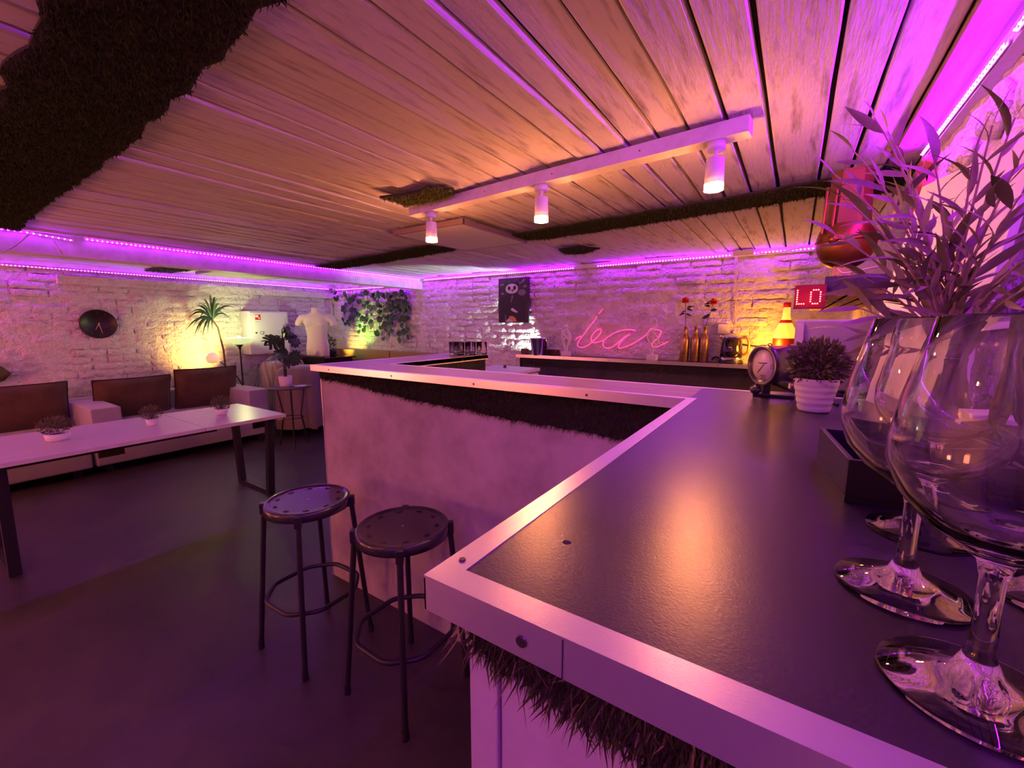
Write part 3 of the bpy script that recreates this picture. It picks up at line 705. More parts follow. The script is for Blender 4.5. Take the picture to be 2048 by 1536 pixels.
# ------------------------------------------------------------------ clock, fire cabinet
cc = at(197, 648, 0, XL+.03); cl = thing('wall_clock', 'round black wall clock with gold hands on the painted brick', 'clock', (XL+.012, cc.y, cc.z))
MX = Matrix(((0, 0, 1), (1, 0, 0), (0, 1, 0)))
MB().lathe([(.0001, 0), (.146, 0), (.150, .006), (.150, .030), (.144, .034), (.142, .026), (.0001, .026)], 48, m=MX).build('case', mat('clock_case', (.025, .016, .016), .4), cl)
MB().lathe([(.1505, .012), (.1525, .014), (.1525, .022), (.1505, .026)], 48, m=MX).build('bezel', mat('rose_gold', (.55, .30, .18), .3, .9), cl)
MG = mat('clock_gold', (.62, .42, .24), .35, .8)
def hand(ang, L, w): 
    d = Vector((0, math.sin(ang), math.cos(ang))); u = Vector((0, math.cos(ang), -math.sin(ang))); a = -d*.012; b = d*L
    P = [a-u*w, a+u*w, b+u*w*.6, b-u*w*.6]; P = [p+Vector((.029, 0, 0)) for p in P]
    MB().add(P+[p+Vector((.002, 0, 0)) for p in P], [(0, 1, 2, 3), (7, 6, 5, 4), (0, 4, 5, 1), (1, 5, 6, 2), (2, 6, 7, 3), (3, 7, 4, 0)]).build('clock_hand', MG, cl)
hand(math.radians(207), .065, .0045); hand(math.radians(168), .098, .0032)
MB().cyl((.027, 0, 0), (.034, 0, 0), .007, n=14).build('hub', MG, cl)
for k in range(12):
    a = k*PI/6; d = Vector((0, math.sin(a), math.cos(a))); r3 = Euler((-a, 0, 0)).to_matrix()
    MB().box(Vector((.0268, 0, 0))+d*.118, (.001, .004, .026), r3).build('hour_mark', mat('clock_mark', (.10, .07, .05), .5), cl)

fc = thing('fire_cabinet', 'white metal fire hose cabinet with red pictogram on the left wall', 'cabinet', (XL+.01, 3.03, .965))
MB().box((.105, 0, .285), (.21, .53, .57), bev=.003).build('body', mat('cabinet_white', (.74, .74, .76), .4), fc)
dr = MB().box((.214, .0, .285), (.012, .50, .54), bev=.002).build('door', mat('cabinet_white', (.74, .74, .76), .4), fc)
sg = MB().box((.221, -.165, .475), (.002, .105, .135)).build('sign', M_PLASTER, dr)
MB().box((.2225, -.150, .492), (.001, .070, .072)).build('red_square', M_RED, sg)
MB().box((.2232, -.163, .505), (.001, .040, .032)).box((.2232, -.135, .478), (.001, .016, .016)).build('pictogram', M_PLASTER, sg)
for k in (0, 1): MB().box((.2232, -.175+.03*k, .428), (.001, .014, .010)).build('pictogram', mat('sign_grey', (.35, .32, .34), .6), sg)
MB().cyl((.218, -.115, .285), (.228, -.115, .285), .022, n=24).build('lock_ring', mat('lock_ring', (.28, .28, .32), .35, .7), dr)
MB().cyl((.226, -.115, .285), (.230, -.115, .285), .015, n=20).build('lock_glass', M_PLASTER, dr)
MB().cyl((.218, -.185, .285), (.227, -.185, .285), .010, n=14).build('keyhole', M_DARK, dr)

# ------------------------------------------------------------------ torchiere with reading arm
P0 = at(480, 700, 0, -5.72)
fl_ = thing('floor_lamp', 'black uplighter floor lamp with pale glass bowl and reading arm', 'lamp', (P0.x, P0.y, 0))
zt = at(478, 690, 0, -5.72).z
MB().lathe([(.0001, 0), (.12, 0), (.125, .012), (.03, .022), (.012, .03), (.0001, .03)], 24).build('base', M_BLACK, fl_)
MB().cyl((0, 0, .02), (0, 0, zt-.02), .0095, n=12).build('pole', M_BLACK, fl_)
MB().lathe([(.010, zt-.06), (.016, zt-.03), (.045, zt+.005), (.040, zt+.008), (.0001, zt-.01)], 24).build('socket', M_BLACK, fl_)
M_BOWL = mat('bowl_glass', (.80, .92, .62), .5, emit=((.62, .85, .30), .9))
MB().lathe([(.035, zt+.004), (.085, zt+.022), (.125, zt+.055), (.150, zt+.088), (.147, zt+.088), (.121, zt+.058), (.08, zt+.027), (.03, zt+.009)], 32).build('bowl', M_BOWL, fl_)
MB().sphere((0, 0, zt+.078), .030, 14, 10).build('bulb', mat('uplight_bulb', (1, 1, .8), .5, emit=((1.0, .93, .50), 40)), fl_)
lamp('uplight', 'POINT', (P0.x, P0.y, zt+.135), None, 11.0, (.85, .95, .34), shadow_soft_size=.03)
hd = at(438, 722, 0, -5.76)-Vector((P0.x, P0.y, 0)); z1 = at(485, 755, 0, -5.72).z
MB().tube([(0, 0, z1-.12), (.0, -.05, z1), hd*.5+Vector((0, -.02, z1*.5+.02)), hd], .006, 8).build('reading_arm', M_BLACK, fl_)
hot = at(393, 702, 0, XL+.02); hdw = hd+Vector((P0.x, P0.y, 0)); dd = (hot-hdw).normalized()
mm = dd.to_track_quat('Z', 'Y').to_matrix()
MB().lathe([(.012, -.015), (.016, .0), (.026, .03), (.070, .135), (.068, .135), (.024, .032), (.014, .004), (.0001, -.012)], 20, c=hd, m=mm).build('reading_shade', mat('shade_white', (.85, .80, .72), .5, emit=((1.0, .62, .22), .55)), fl_)
MB().sphere(hd+dd*.05, .02, 12, 8).build('bulb', mat('reading_bulb', (1, .9, .6), .5, emit=((1.0, .75, .30), 60)), fl_)
lamp('reading_light', 'SPOT', hdw+dd*.14, dd, 26, (1.0, .50, .09), spot_size=math.radians(115), spot_blend=.7, shadow_soft_size=.02)

# ------------------------------------------------------------------ draped seats, round side table, monstera
def drape(label, c, prof, rz, seed, m=M_CLOTH, folds=9, amp=.018, name='draped_armchair'):
    """prof: list of (z, rx, ry) rings from floor to top; a throw hanging in folds over a seat"""
    n = 72; V = []; Fq = []; k = len(prof)
    for i, (z, rx, ry, oy) in enumerate(prof):
        fall = (1-i/(k-1))
        for j in range(n):
            t = 2*PI*j/n; f = 1+amp*4*fall*math.sin(folds*t+seed+.6*math.sin(3*t))+amp*fall*math.sin(23*t+seed)
            sx, sy = math.cos(t), math.sin(t); p = .55
            qx = math.copysign(abs(sx)**p, sx); qy = math.copysign(abs(sy)**p, sy)
            V.append((qx*rx*f, qy*ry*f+oy, z+(.012*math.sin(5*t+seed) if i == 0 else 0)))
    for i in range(k-1):
        for j in range(n): Fq.append((i*n+j, i*n+(j+1) % n, (i+1)*n+(j+1) % n, (i+1)*n+j))
    Fq.append(tuple((k-1)*n+j for j in range(n)))
    t = thing(name, label, 'armchair', c, rz)
    MB().add(V, Fq, True).build('throw', m, t); return t
a1 = at(592, 742, 0, -5.0)
drape('rounded armchair under a dark grey throw behind the round side table', (-5.14, 2.95, 0), [(.10, .28, .28, 0), (.35, .28, .27, 0), (.55, .27, .26, 0), (.72, .26, .25, .01), (.81, .24, .23, .02), (.845, .18, .18, .03), (.85, .08, .08, .03)], .5, 1)
drape('wide seat back covered with a mauve throw below the fire cabinet', (-5.78, 3.07, 0), [(.08, .27, .25, 0), (.4, .27, .25, 0), (.65, .26, .24, 0), (.80, .25, .235, 0), (.86, .22, .21, 0), (.875, .1, .1, 0)], 0, 4, mat('mauve_throw', (.30, .22, .22), .9, bump=(110, .3, .003), sheen=.4), 7, .02)
ds = MB()
for k, y_ in enumerate((2.70, 2.83, 2.96)):
    ds.tube([(-5.43, y_, .86), (-5.40, y_-.02, .76), (-5.395, y_+.01, .62), (-5.39, y_, .50)], [.012, .02, .022, .02], 8)
o = thing('striped_scarf', 'pale striped scarf hanging over the covered seat back', 'scarf', (-5.47, 2.83, .5)); 
for k, y_ in enumerate((2.70, 2.83, 2.96)):
    MB().tube([(-.06, y_-2.83, .385), (-.012, y_-2.85, .30), (.0, y_-2.82, .14), (.004, y_-2.83, .02)], [.016, .022, .024, .018], 8).build('stripe', mat('scarf_pale', (.52, .42, .30), .9), o)

rt = thing('side_table', 'small round dark side table holding the monstera plant', 'table', (-4.63, 2.52, 0)); RZ = .675
MB().lathe([(.0001, RZ-.012), (.21, RZ-.012), (.213, RZ-.008), (.213, RZ+.002), (.205, RZ+.002), (.203, RZ), (.0001, RZ)], 40).build('table_top', mat('dark_tabletop', (.055, .045, .05), .35), rt)
for k in range(3):
    a = k*2*PI/3-.5; MB().tube([(.17*math.cos(a), .17*math.sin(a), 0), (.10*math.cos(a), .10*math.sin(a), .35), (.16*math.cos(a), .16*math.sin(a), RZ-.01)], .009, 8).build('leg', M_BLACK, rt)
MB().tube([(.11*math.cos(t*PI/8), .11*math.sin(t*PI/8), .33) for t in range(16)], .005, 6, closed=True).build('ring_stretcher', M_BLACK, rt)
sc_ = thing('saucer', 'small pale saucer on the round side table', 'saucer', (-4.53, 2.58, RZ+.002))
MB().lathe([(.0001, 0), (.045, 0), (.065, .010), (.063, .012), (.044, .004), (.0001, .004)], 28).build('dish', M_PLASTER, sc_)

mo = thing('monstera_plant', 'potted monstera with split leaves on the round side table', 'potted plant', (-4.72, 2.52, RZ))
MB().lathe([(.0001, 0), (.058, 0), (.062, .004), (.072, .115), (.068, .115), (.058, .01), (.0001, .01)], 28).build('pot', M_PLASTER, mo)
MB().cyl((0, 0, .098), (0, 0, .102), .066, n=20).build('soil', M_DARK, mo)
def monstera_leaf(size, seed):
    """heart-shaped leaf with deep slits between its lobes"""
    rr = random.Random(seed); V = []; Fq = []; lobes = 5
    mid = [(s*size, 0, .05*size*math.sin(s*PI)) for s in [i/12 for i in range(13)]]
    for side in (1, -1):
        for l in range(lobes):
            s0, s1 = l/lobes*.92+.02, (l+.90)/lobes*.92+.02; w = size*.52*math.sin(PI*min(.96, (l+.75)/(lobes+.35)))+.01
            a, b = Vector((s0*size, 0, 0)), Vector((s1*size, 0, 0)); sweep = size*(.10+.10*l/lobes)
            o = len(V); zz = -.10*size
            V += [a, b, b+Vector((sweep, side*w*.6, zz*.4)), b+Vector((sweep*1.05, side*w*.92, zz)), a+Vector((sweep*1.1, side*w, zz*1.1)), a+Vector((sweep*.7, side*w*.6, zz*.4))]
            f = [(0, 1, 2, 5), (5, 2, 3, 4)]
            for q in f: Fq.append(tuple(o+i for i in (q if side > 0 else reversed(q))))
    me = bpy.data.meshes.new('leaf'); me.from_pydata(V, [], Fq); me.materials.append(M_LEAFD); me.update(); return me
L0 = Vector(mo.location)
for k, (px, py, sz, roll) in enumerate([(580, 655, .17, .4), (592, 652, .18, -.3), (565, 672, .15, .5), (553, 668, .14, .2), (605, 672, .17, -.5), (612, 668, .13, .2), (600, 693, .15, .3), (548, 702, .17, -.2), (565, 712, .15, .4), (588, 706, .14, 0), (604, 712, .13, -.4), (578, 716, .14, .3)]):
    b = Vector((R.uniform(-.015, .015), R.uniform(-.015, .015), .10)); px -= 20 if px > 588 else 0; sz *= .8 if px > 565 else 1.0; c = at(px, py, 0, -4.72+R.uniform(-.08, .10))-L0
    root = Vector((b.x, b.y, max(.16, c.z-.04))); c = root+(c-root)*.45
    stem = [b, (b+root)/2, root, c]; st = MB().tube(stem, .0045, 6).build('stem', M_LEAFD, mo)
    o = link('leaf', monstera_leaf(sz*1.25, k), mo); 
    dx = ((c-root)+Vector((R.uniform(-.05, .05), R.uniform(-.05, .05), -.03))).normalized(); nz = (Vector((.72, -.55, .45))+Vector((R.uniform(-.35, .35), R.uniform(-.35, .35), R.uniform(-.2, .2)))).normalized()
    dy = nz.cross(dx).normalized(); nz = dx.cross(dy); o.matrix_local = Matrix.Translation(c) @ Matrix((dx, dy, nz)).transposed().to_4x4()

# ------------------------------------------------------------------ mannequin torso on its dark console
tc_ = Vector((-5.56, 3.56, .925)); RZT = .70
co = thing('console_table', 'dark glass-topped console under the mannequin torso', 'console', (tc_.x, tc_.y, 0))
MB().box((0, .03, .905), (.62, .50, .02), bev=.004).build('top', mat('black_glass', (.05, .012, .012), .12), co)
MB().box((0, .03, .45), (.54, .44, .88)).build('body', M_DARK, co)
MB().cyl((-.30, -.24, .925), (.34, -.24, .925), .014, n=12).build('front_rail', M_BLACK, co)
to_ = thing('mannequin_torso', 'white headless male mannequin torso standing on the dark console', 'mannequin', (tc_.x-.04, tc_.y-.08, .916), RZT)
def loft(rings, n=28, cap=True):
    mb = MB(); V = []
    for (c, u, v, p) in rings:
        for j in range(n):
            t = 2*PI*j/n; cx_, sx_ = math.cos(t), math.sin(t)
            V.append(Vector(c)+Vector(u)*math.copysign(abs(cx_)**p, cx_)+Vector(v)*math.copysign(abs(sx_)**p, sx_))
    k = len(rings); Fq = [(i*n+j, i*n+(j+1) % n, (i+1)*n+(j+1) % n, (i+1)*n+j) for i in range(k-1) for j in range(n)]
    Fq += [tuple(reversed(range(n))), tuple((k-1)*n+j for j in range(n))]
    return mb.add(V, Fq, True)
S = .70/.72
tz = [(0, .142, .085, 0), (.05, .150, .092, 0), (.12, .153, .096, 0), (.20, .142, .088, .0), (.28, .130, .082, 0), (.36, .138, .088, 0), (.44, .155, .098, 0), (.50, .165, .098, 0), (.55, .168, .088, 0), (.585, .150, .070, 0), (.61, .10, .058, .0), (.63, .064, .054, 0), (.66, .057, .052, 0), (.70, .056, .052, 0)]
ti = loft([((0, d, z*S), (rx, 0, 0), (0, ry, 0), .82) for z, rx, ry, d in tz])
for s in (-1, 1):
    arm = loft([((s*.10, 0, .545*S), (0, .06, 0), (0, 0, .06), 1), ((s*.16, 0, .545*S), (0, .066, 0), (0, 0, .062), 1), ((s*.205, 0, .52*S), (0, .062, .0), (s*.02, 0, .062), 1), ((s*.226, 0, .475*S), (0, .058, 0), (s*.05, 0, .03), 1), ((s*.232, 0, .435*S), (0, .055, 0), (s*.052, 0, .012), 1)], 20)
    ti.add(arm.v, arm.f, True)
    pec = MB().sphere((s*.07, -.065, .465*S), .07, 14, 10, (1.05, .55, .75)); ti.add(pec.v, pec.f, True)
    th = loft([((s*.078, 0, -.0*S), (.074, 0, 0), (0, .085, 0), 1), ((s*.078, 0, .10*S), (.074, 0, 0), (0, .09, 0), 1)], 20); ti.add(th.v, th.f, True)
cr = MB().sphere((0, -.085, .06*S), .034, 12, 8, (1, .9, 1.2)); ti.add(cr.v, cr.f, True)
o = ti.build('body', M_SKIN, to_); rm = o.modifiers.new('r', 'REMESH'); rm.mode = 'VOXEL'; rm.voxel_size = .009; rm.use_smooth_shade = True
sm = o.modifiers.new('s', 'SMOOTH'); sm.iterations = 6; sm.factor = .5

# green effect spotlight and little bush beside the torso
gp = at(668, 702, 1, 3.72); gl = thing('stage_spotlight', 'small black stage spotlight shining green at the ivy', 'spotlight', (gp.x, gp.y, .917)); 
gd = (at(735, 655, 1, YB)-gp).normalized(); gm = gd.to_track_quat('Z', 'Y').to_matrix(); gc = gp-Vector((gp.x, gp.y, .917))
MB().lathe([(.0001, -.09), (.036, -.09), (.042, -.02), (.045, .02), (.041, .02), (.038, 0), (.0001, 0)], 20, c=gc, m=gm).build('can', M_BLACK, gl)
MB().lathe([(.0001, .002), (.037, .002), (.037, .004), (.0001, .005)], 20, c=gc, m=gm).build('lens', mat('green_lens', (.8, 1, .7), .4, emit=((.45, 1.0, .25), 40)), gl)
MB().tube([gc+Vector((-.05, 0, 0)), Vector((gc.x-.045, gc.y-.01, .022)), Vector((gc.x, gc.y-.01, .016)), Vector((gc.x+.045, gc.y-.01, .022)), gc+Vector((.05, 0, 0))], .005, 6).box(Vector((gc.x, gc.y-.01, .007)), (.10, .08, .013)).build('yoke', M_BLACK, gl)
lamp('green_beam', 'SPOT', gp+gd*.03, gd, 24, (.50, 1.0, .10), spot_size=math.radians(60), spot_blend=.8, shadow_soft_size=.02)
lamp('amber_beam', 'SPOT', gp+gd*.03+Vector((.02, 0, -.01)), (at(712, 690, 1, YB)-gp), 16, (1.0, .62, .10), spot_size=math.radians(70), spot_blend=.9, shadow_soft_size=.02)
bp_ = thing('potted_plant', 'little trailing plant between the mannequin torso and the green spotlight', 'plant', (at(658, 690, 1, 3.76).x, 3.76, .917))
bush(bp_, .10, .13, .14, 220, .05, 77, M_BUSH); MB().lathe([(.0001, 0), (.05, 0), (.06, .07), (.055, .07), (.045, .01), (.0001, .01)], 18).build('pot', M_BLACK, bp_)
# tan upholstered bench back along the rear wall
bn = thing('bench_back', 'tan upholstered bench back along the rear wall below the ivy', 'bench', (-4.9, 4.03, 0)); 
for x0, x1 in ((-6.0, -4.70), (-4.69, -3.35)): soft(MB().box(((x0+x1)/2+4.9, .0, .70), (x1-x0, .10, .58)), 'back_panel', M_TAN, bn, .012)
soft(MB().box((.92, -.25, .33), (1.25, .40, .18)), 'seat', M_TAN, bn, .03); MB().box((.92, -.23, .13), (1.2, .36, .24)).build('base', M_DARK, bn)

# ------------------------------------------------------------------ ivy on the back wall
iv = thing('hanging_ivy', 'artificial ivy garlands hanging on the back wall below the purple strip', 'ivy', (-5.2, YB-.06, 1.86))
def round_leaf(r, m):
    n = 10; V = [(0, 0, .006)]; 
    for j in range(n):
        t = 2*PI*j/n; rr = r*(1-.18*math.cos(t)*(1 if math.cos(t) > 0 else .2)-.45*max(0, math.cos(t-PI))**14); V.append((rr*math.sin(t), -rr*math.cos(t)*1.0, -.006*math.cos(2*t)))
    me = bpy.data.meshes.new('leaf'); me.from_pydata(V, [], [(0, 1+j, 1+(j+1) % n) for j in range(n)]); me.polygons.foreach_set('use_smooth', [True]*n); me.materials.append(m); me.update(); return me
IV = [round_leaf(.042, M_LEAFG), round_leaf(.050, M_LEAFG), round_leaf(.036, M_LEAFG), round_leaf(.046, M_LEAFD)]
lp_ = [(669, 583), (676, 594), (690, 588), (692, 610), (690, 624), (686, 640), (691, 648), (703, 600), (705, 620), (700, 636), (712, 590), (714, 627), (724, 588), (732, 586), (736, 606), (728, 612), (722, 638), (746, 590), (757, 588), (755, 604), (768, 592), (762, 612), (772, 620), (744, 628), (758, 622), (740, 646), (720, 652), (728, 660), (718, 663), (776, 590), (782, 592), (790, 588), (798, 590), (806, 588), (812, 594), (780, 604), (788, 606), (796, 602), (804, 604), (815, 612), (778, 616), (786, 622), (794, 618), (802, 622), (812, 616), (783, 632), (790, 634), (780, 642), (760, 640), (768, 632), (762, 655), (772, 660), (782, 648), (784, 662), (778, 668), (754, 666), (767, 677), (800, 642), (808, 640), (815, 636), (798, 632), (804, 650), (816, 656), (808, 664), (799, 667), (816, 674), (799, 681), (812, 625), (774, 606), (750, 598), (742, 618), (734, 632), (708, 628), (696, 644), (788, 614), (770, 648), (776, 636), (802, 612), (809, 606), (694, 598), (718, 604)]
for px, py in lp_+[(a+R.uniform(-5, 5), b+R.uniform(-5, 5)) for a, b in lp_ if b < 650 and R.random() < .7]:
    p = at(px, py, 1, YB-.05-R.uniform(0, .05)); o = link('leaf', R.choice(IV), iv)
    o.matrix_local = Matrix.Translation(p-Vector(iv.location)) @ (Euler((R.uniform(-.5, .3), R.uniform(-.5, .5), R.uniform(-.3, .3))).to_matrix() @ Matrix(((1, 0, 0), (0, 0, -1), (0, 1, 0)))).to_4x4() @ Matrix.Diagonal((R.uniform(.95, 1.25),)*3+(1,))
for px0, col in ((690, (600, 625, 648)), (705, (605, 640)), (735, (606, 640, 662)), (757, (604, 640, 667)), (772, (600, 640, 678)), (786, (610, 640, 668)), (800, (600, 640, 682)), (814, (600, 640, 676)), (672, (590, 600))):
    pts = [at(px0, 580, 1, YB-.05)]+[at(px0+R.uniform(-4, 4), q, 1, YB-.05) for q in col]
    MB().tube([p-Vector(iv.location) for p in pts], .003, 5).build('vine', M_LEAFD, iv)

# ------------------------------------------------------------------ poster of a panda in a suit
PY = YB-.045
q0, q1 = at(998, 558, 1, PY), at(1058, 645, 1, PY); pw_, ph_ = q1.x-q0.x, .50; pcx, pcz = (q0.x+q1.x)/2, q1.z+.25
po = thing('panda_poster', 'dark poster of a panda in a suit on the back wall', 'poster', (pcx, PY, pcz-.25))
MB().box((0, 0, .25), (pw_, .02, .50)).build('canvas', mat('poster_dark', (.050, .030, .040), .55, noise=(26, (.015, .008, .012), .38, .62)), po)
def flat(name, pts, m, lift=.0105, par=None):
    """pts: unit square poster coordinates, x right, y up"""
    V = [((u-.5)*pw_, -lift, v*.50) for u, v in pts]; n = len(V)
    return MB().add(V+[(x, y-.0006, z) for x, y, z in V], [tuple(range(n, 2*n))]+[(i, (i+1) % n, n+(i+1) % n, n+i) for i in range(n)]).build(name, m, par or po)
def ell(cx_, cy_, rx, ry, n=24, rot=0): return [(cx_+rx*math.cos(2*PI*i/n)*math.cos(rot)-ry*math.sin(2*PI*i/n)*math.sin(rot), cy_+rx*math.cos(2*PI*i/n)*math.sin(rot)*pw_/.5+ry*math.sin(2*PI*i/n)*math.cos(rot)) for i in range(n)]
PW = mat('print_white', (.62, .55, .56), .6); PB = mat('print_black', (.018, .010, .014), .6); PG = mat('print_grey', (.20, .15, .17), .6)
for c in ((.12, .86), (.82, .92), (.70, .87), (.88, .80), (.14, .66), (.80, .70)): flat('print_splash', ell(c[0], c[1], .05+.03*R.random(), .028, 12, R.random()), PG, .0102)
flat('print_splash', [(.66+.14*math.cos(t*PI/12)*(1 if t % 2 else .82)+.12, .665+.075*math.sin(t*PI/12)*(1 if t % 2 else .82)) for t in range(24)], PG, .0103)
flat('print_suit', [(.10, .05), (.90, .05), (.92, .45), (.80, .58), (.60, .66), (.34, .66), (.16, .56), (.08, .40)], PB, .0106)
flat('print_ear', ell(.27, .855, .075, .045), PB, .0107); flat('print_ear', ell(.63, .865, .075, .045), PB, .0107)
hd_ = flat('print_head', [(.45+.205*math.cos(t*PI/16)*(1+.10*max(0, -math.sin(t*PI/16))), .765+(.105 if t < 17 else .115)*math.sin(t*PI/16)) for t in range(32)], PW, .0109)
flat('print_eye', ell(.365, .772, .050, .050, 16, .6), PB, .0118); flat('print_eye', ell(.545, .776, .050, .050, 16, -.6), PB, .0118)
flat('print_nose', ell(.475, .725, .042, .018, 14), PB, .0118); flat('print_mouth', [(.44, .70), (.475, .69), (.51, .70), (.475, .68)], PB, .0118)
flat('print_collar', [(.44, .61), (.50, .62), (.49, .57), (.455, .49), (.43, .44), (.415, .49), (.445, .55)], PG, .0112)
flat('print_hand', [(.42, .31), (.48, .33), (.62, .26), (.66, .23), (.60, .22), (.44, .27)], PW, .0112)
flat('print_glow', [(.34, .02), (.62, .02), (.58, .10), (.48, .15), (.36, .14)], mat('print_orange', (.60, .26, .10), .6), .0112)
flat('print_white_rags', [(.24, .01), (.50, .01), (.44, .06), (.36, .10), (.30, .07)], PW, .0116)
flat('print_stripe', [(.22, .03), (.26, .03), (.26, .18), (.23, .18)], PG, .0114)

# ------------------------------------------------------------------ neon sign
ns = thing('neon_sign', 'pink neon script sign reading bar on the back wall', 'neon sign', (at(1240, 660, 1, YB-.07).x, YB-.07, 1.1))
def catmull(P, k=6):
    P = [Vector(p) for p in P]; Q = [P[0]*2-P[1]]+P+[P[-1]*2-P[-2]]; out = []
    for i in range(1, len(Q)-2):
        for j in range(k):
            t = j/k; a, b, c, d = Q[i-1:i+3]
            out.append(.5*((2*b)+(c-a)*t+(2*a-5*b+4*c-d)*t*t+(3*b-a-3*c+d)*t**3))
    out.append(P[-1]); return out
def npx(p): return at(1100+p[0]/7.877, 600+p[1]/7.877, 1, YB-.07)-Vector(ns.location)
M_NEON = mat('neon_pink', (1, .2, .5), .4, emit=((1.0, .05, .24), 1.7))
STROKES = {'letter_b': [[(742, 262), (700, 320), (600, 450), (510, 570), (450, 650), (432, 700), (450, 735), (500, 748), (570, 730), (650, 675), (730, 600), (790, 530), (808, 490), (795, 462), (765, 462), (710, 500), (665, 555), (648, 610), (660, 655), (700, 672), (760, 662), (835, 640)], [(400, 625), (445, 590), (490, 570)], [(830, 140), (800, 180), (768, 218)]],
 'letter_a': [[(1350, 485), (1270, 468), (1150, 475), (1040, 510), (930, 570), (855, 630), (835, 690), (850, 735), (900, 762), (960, 750), (1040, 700), (1130, 620), (1200, 565), (1260, 540)], [(1225, 560), (1150, 620), (1090, 700), (1080, 745), (1110, 762), (1180, 740), (1300, 690), (1430, 610), (1520, 545), (1560, 490), (1600, 445)]],
 'letter_r': [[(1600, 445), (1650, 466), (1710, 472), (1752, 497), (1740, 540), (1700, 600), (1640, 650), (1607, 690), (1620, 730), (1690, 738), (1760, 705), (1860, 655)]]}
for nm, ss in STROKES.items():
    mb = MB()
    for st in ss: mb.tube(catmull([npx(p) for p in st]), 0.0055, 8)
    mb.build(nm, M_NEON, ns)
for p in ((765, 235), (1350, 485), (1750, 497), (432, 700)): MB().cyl(npx(p), npx(p)+Vector((0, .06, 0)), .003, n=6).build('standoff', mat('clear_bracket', (.7, .5, .55), .3), ns)

# ------------------------------------------------------------------ things on the back counter
def bk(px, y): return Vector((at(px, 700, 1, y).x, y, BZ+.0015))
# ice bucket with flanking crates and a white wall washer hidden behind
bu = thing('ice_bucket', 'shiny steel ice bucket with ring handles on the back counter', 'ice bucket', bk(1078, 3.962))
MB().lathe([(.0001, 0), (.068, 0), (.072, .004), (.100, .172), (.106, .176), (.106, .184), (.098, .184), (.096, .17), (.069, .01), (.0001, .01)], 36).build('body', M_CHROME, bu)
for s in (-1, 1):
    MB().tube([(s*(.100+.016*math.sin(t*PI/6)), .022*math.cos(t*PI/6), .150-.02*math.sin(t*PI/6)-.0*t) for t in range(7)], .004, 6).box((s*.099, 0, .162), (.012, .05, .014)).build('handle', M_CHROME, bu)
MB().tube([(s_[0], s_[1], s_[2]) for s_ in ((.112, .0, .165), (.124, -.01, .13), (.118, -.015, .09), (.108, -.01, .07))], .004, 6).build('ring_handle', M_CHROME, bu)
for lb, px, w in (('small brown wooden block left of the ice bucket', 1052, .10), ('small brown wooden block right of the ice bucket', 1106, .13)):
    o = thing('wooden_block', lb, 'block', bk(px, 4.08), 0, 'wooden blocks beside the ice bucket'); MB().box((0, 0, .029), (w, .05, .058), bev=.003).box((0, -.026, .029), (w*.8, .004, .035)).build('block', M_DWOOD, o)
wp = Vector((bk(1086, 4.1).x, 4.096, BZ)); ww = thing('wall_washer', 'small black floodlight behind the ice bucket washing the wall white', 'floodlight', wp)
wdir = Vector((-.80, .07, .52)).normalized(); wm = wdir.to_track_quat('Z', 'Y').to_matrix()
MB().lathe([(.0001, -.03), (.016, -.03), (.022, .01), (.019, .01), (.0001, .0)], 14, c=(0, 0, .05), m=wm).box((0, 0, .008), (.05, .03, .016)).cyl((0, 0, .014), (0, 0, .04), .004, n=8).build('can', M_BLACK, ww)
lamp('wall_wash', 'SPOT', wp+Vector((0, 0, .05))+wdir*.016, wdir, 60, (.80, 1.0, .92), spot_size=math.radians(80), spot_blend=.45, shadow_soft_size=.012)

def statuette(label, px, y, curves, base, m):
    t = thing('plaster_statuette', label, 'statuette', bk(px, y), 0, 'white statuettes on the back counter')
    MB().box((0, 0, base[1]/2), (base[0], base[0]*.8, base[1]), bev=.003).build('plinth', m, t)
    mb = MB()
    for P, r in curves: mb.tube(catmull(P, 5), r if not isinstance(r, tuple) else [r[0]+(r[1]-r[0])*math.sin(PI*i/((len(P)-1)*5)) for i in range((len(P)-1)*5+1)], 10)
    o = mb.build('figure', m, t); return t
statuette('white plaster statuette of an entwined couple left of the neon sign', 1132, 4.0,
  [([(-.010, 0, .05), (-.012, 0, .10), (-.030, .005, .15), (-.040, 0, .20), (-.032, 0, .245), (-.012, 0, .27), (.0, 0, .29)], (.009, .020)),
   ([(.012, 0, .05), (.014, 0, .10), (.032, .0, .14), (.042, .0, .19), (.036, 0, .23), (.016, 0, .26), (.004, 0, .285)], (.009, .017)),
   ([(-.028, -.012, .16), (.0, -.02, .185), (.030, -.012, .21)], .010), ([(.030, -.012, .17), (.004, -.02, .205), (-.028, -.012, .23)], .010), ([(0, 0, .285), (.002, 0, .30), (.004, 0, .325)], (.014, .022))], (.085, .05), M_PLASTER)
statuette('pale open-loop figurine in front of the neon letter r', 1305, 3.97,
  [([(.0, 0, .05), (.004, 0, .10), (.03, 0, .14), (.055, 0, .155), (.045, 0, .19), (.02, 0, .235), (-.02, 0, .265), (-.05, 0, .24), (-.052, 0, .20), (-.03, 0, .16), (-.012, 0, .13), (-.018, 0, .09), (-.012, 0, .05)], .0065),
   ([(-.02, 0, .265), (.01, 0, .30), (.028, 0, .335), (.012, 0, .375), (-.02, 0, .38), (-.032, 0, .345)], .0065), ([(.02, 0, .235), (.0, 0, .20), (.006, 0, .165), (.026, 0, .14)], .0065)], (.085, .05), M_PLASTER)

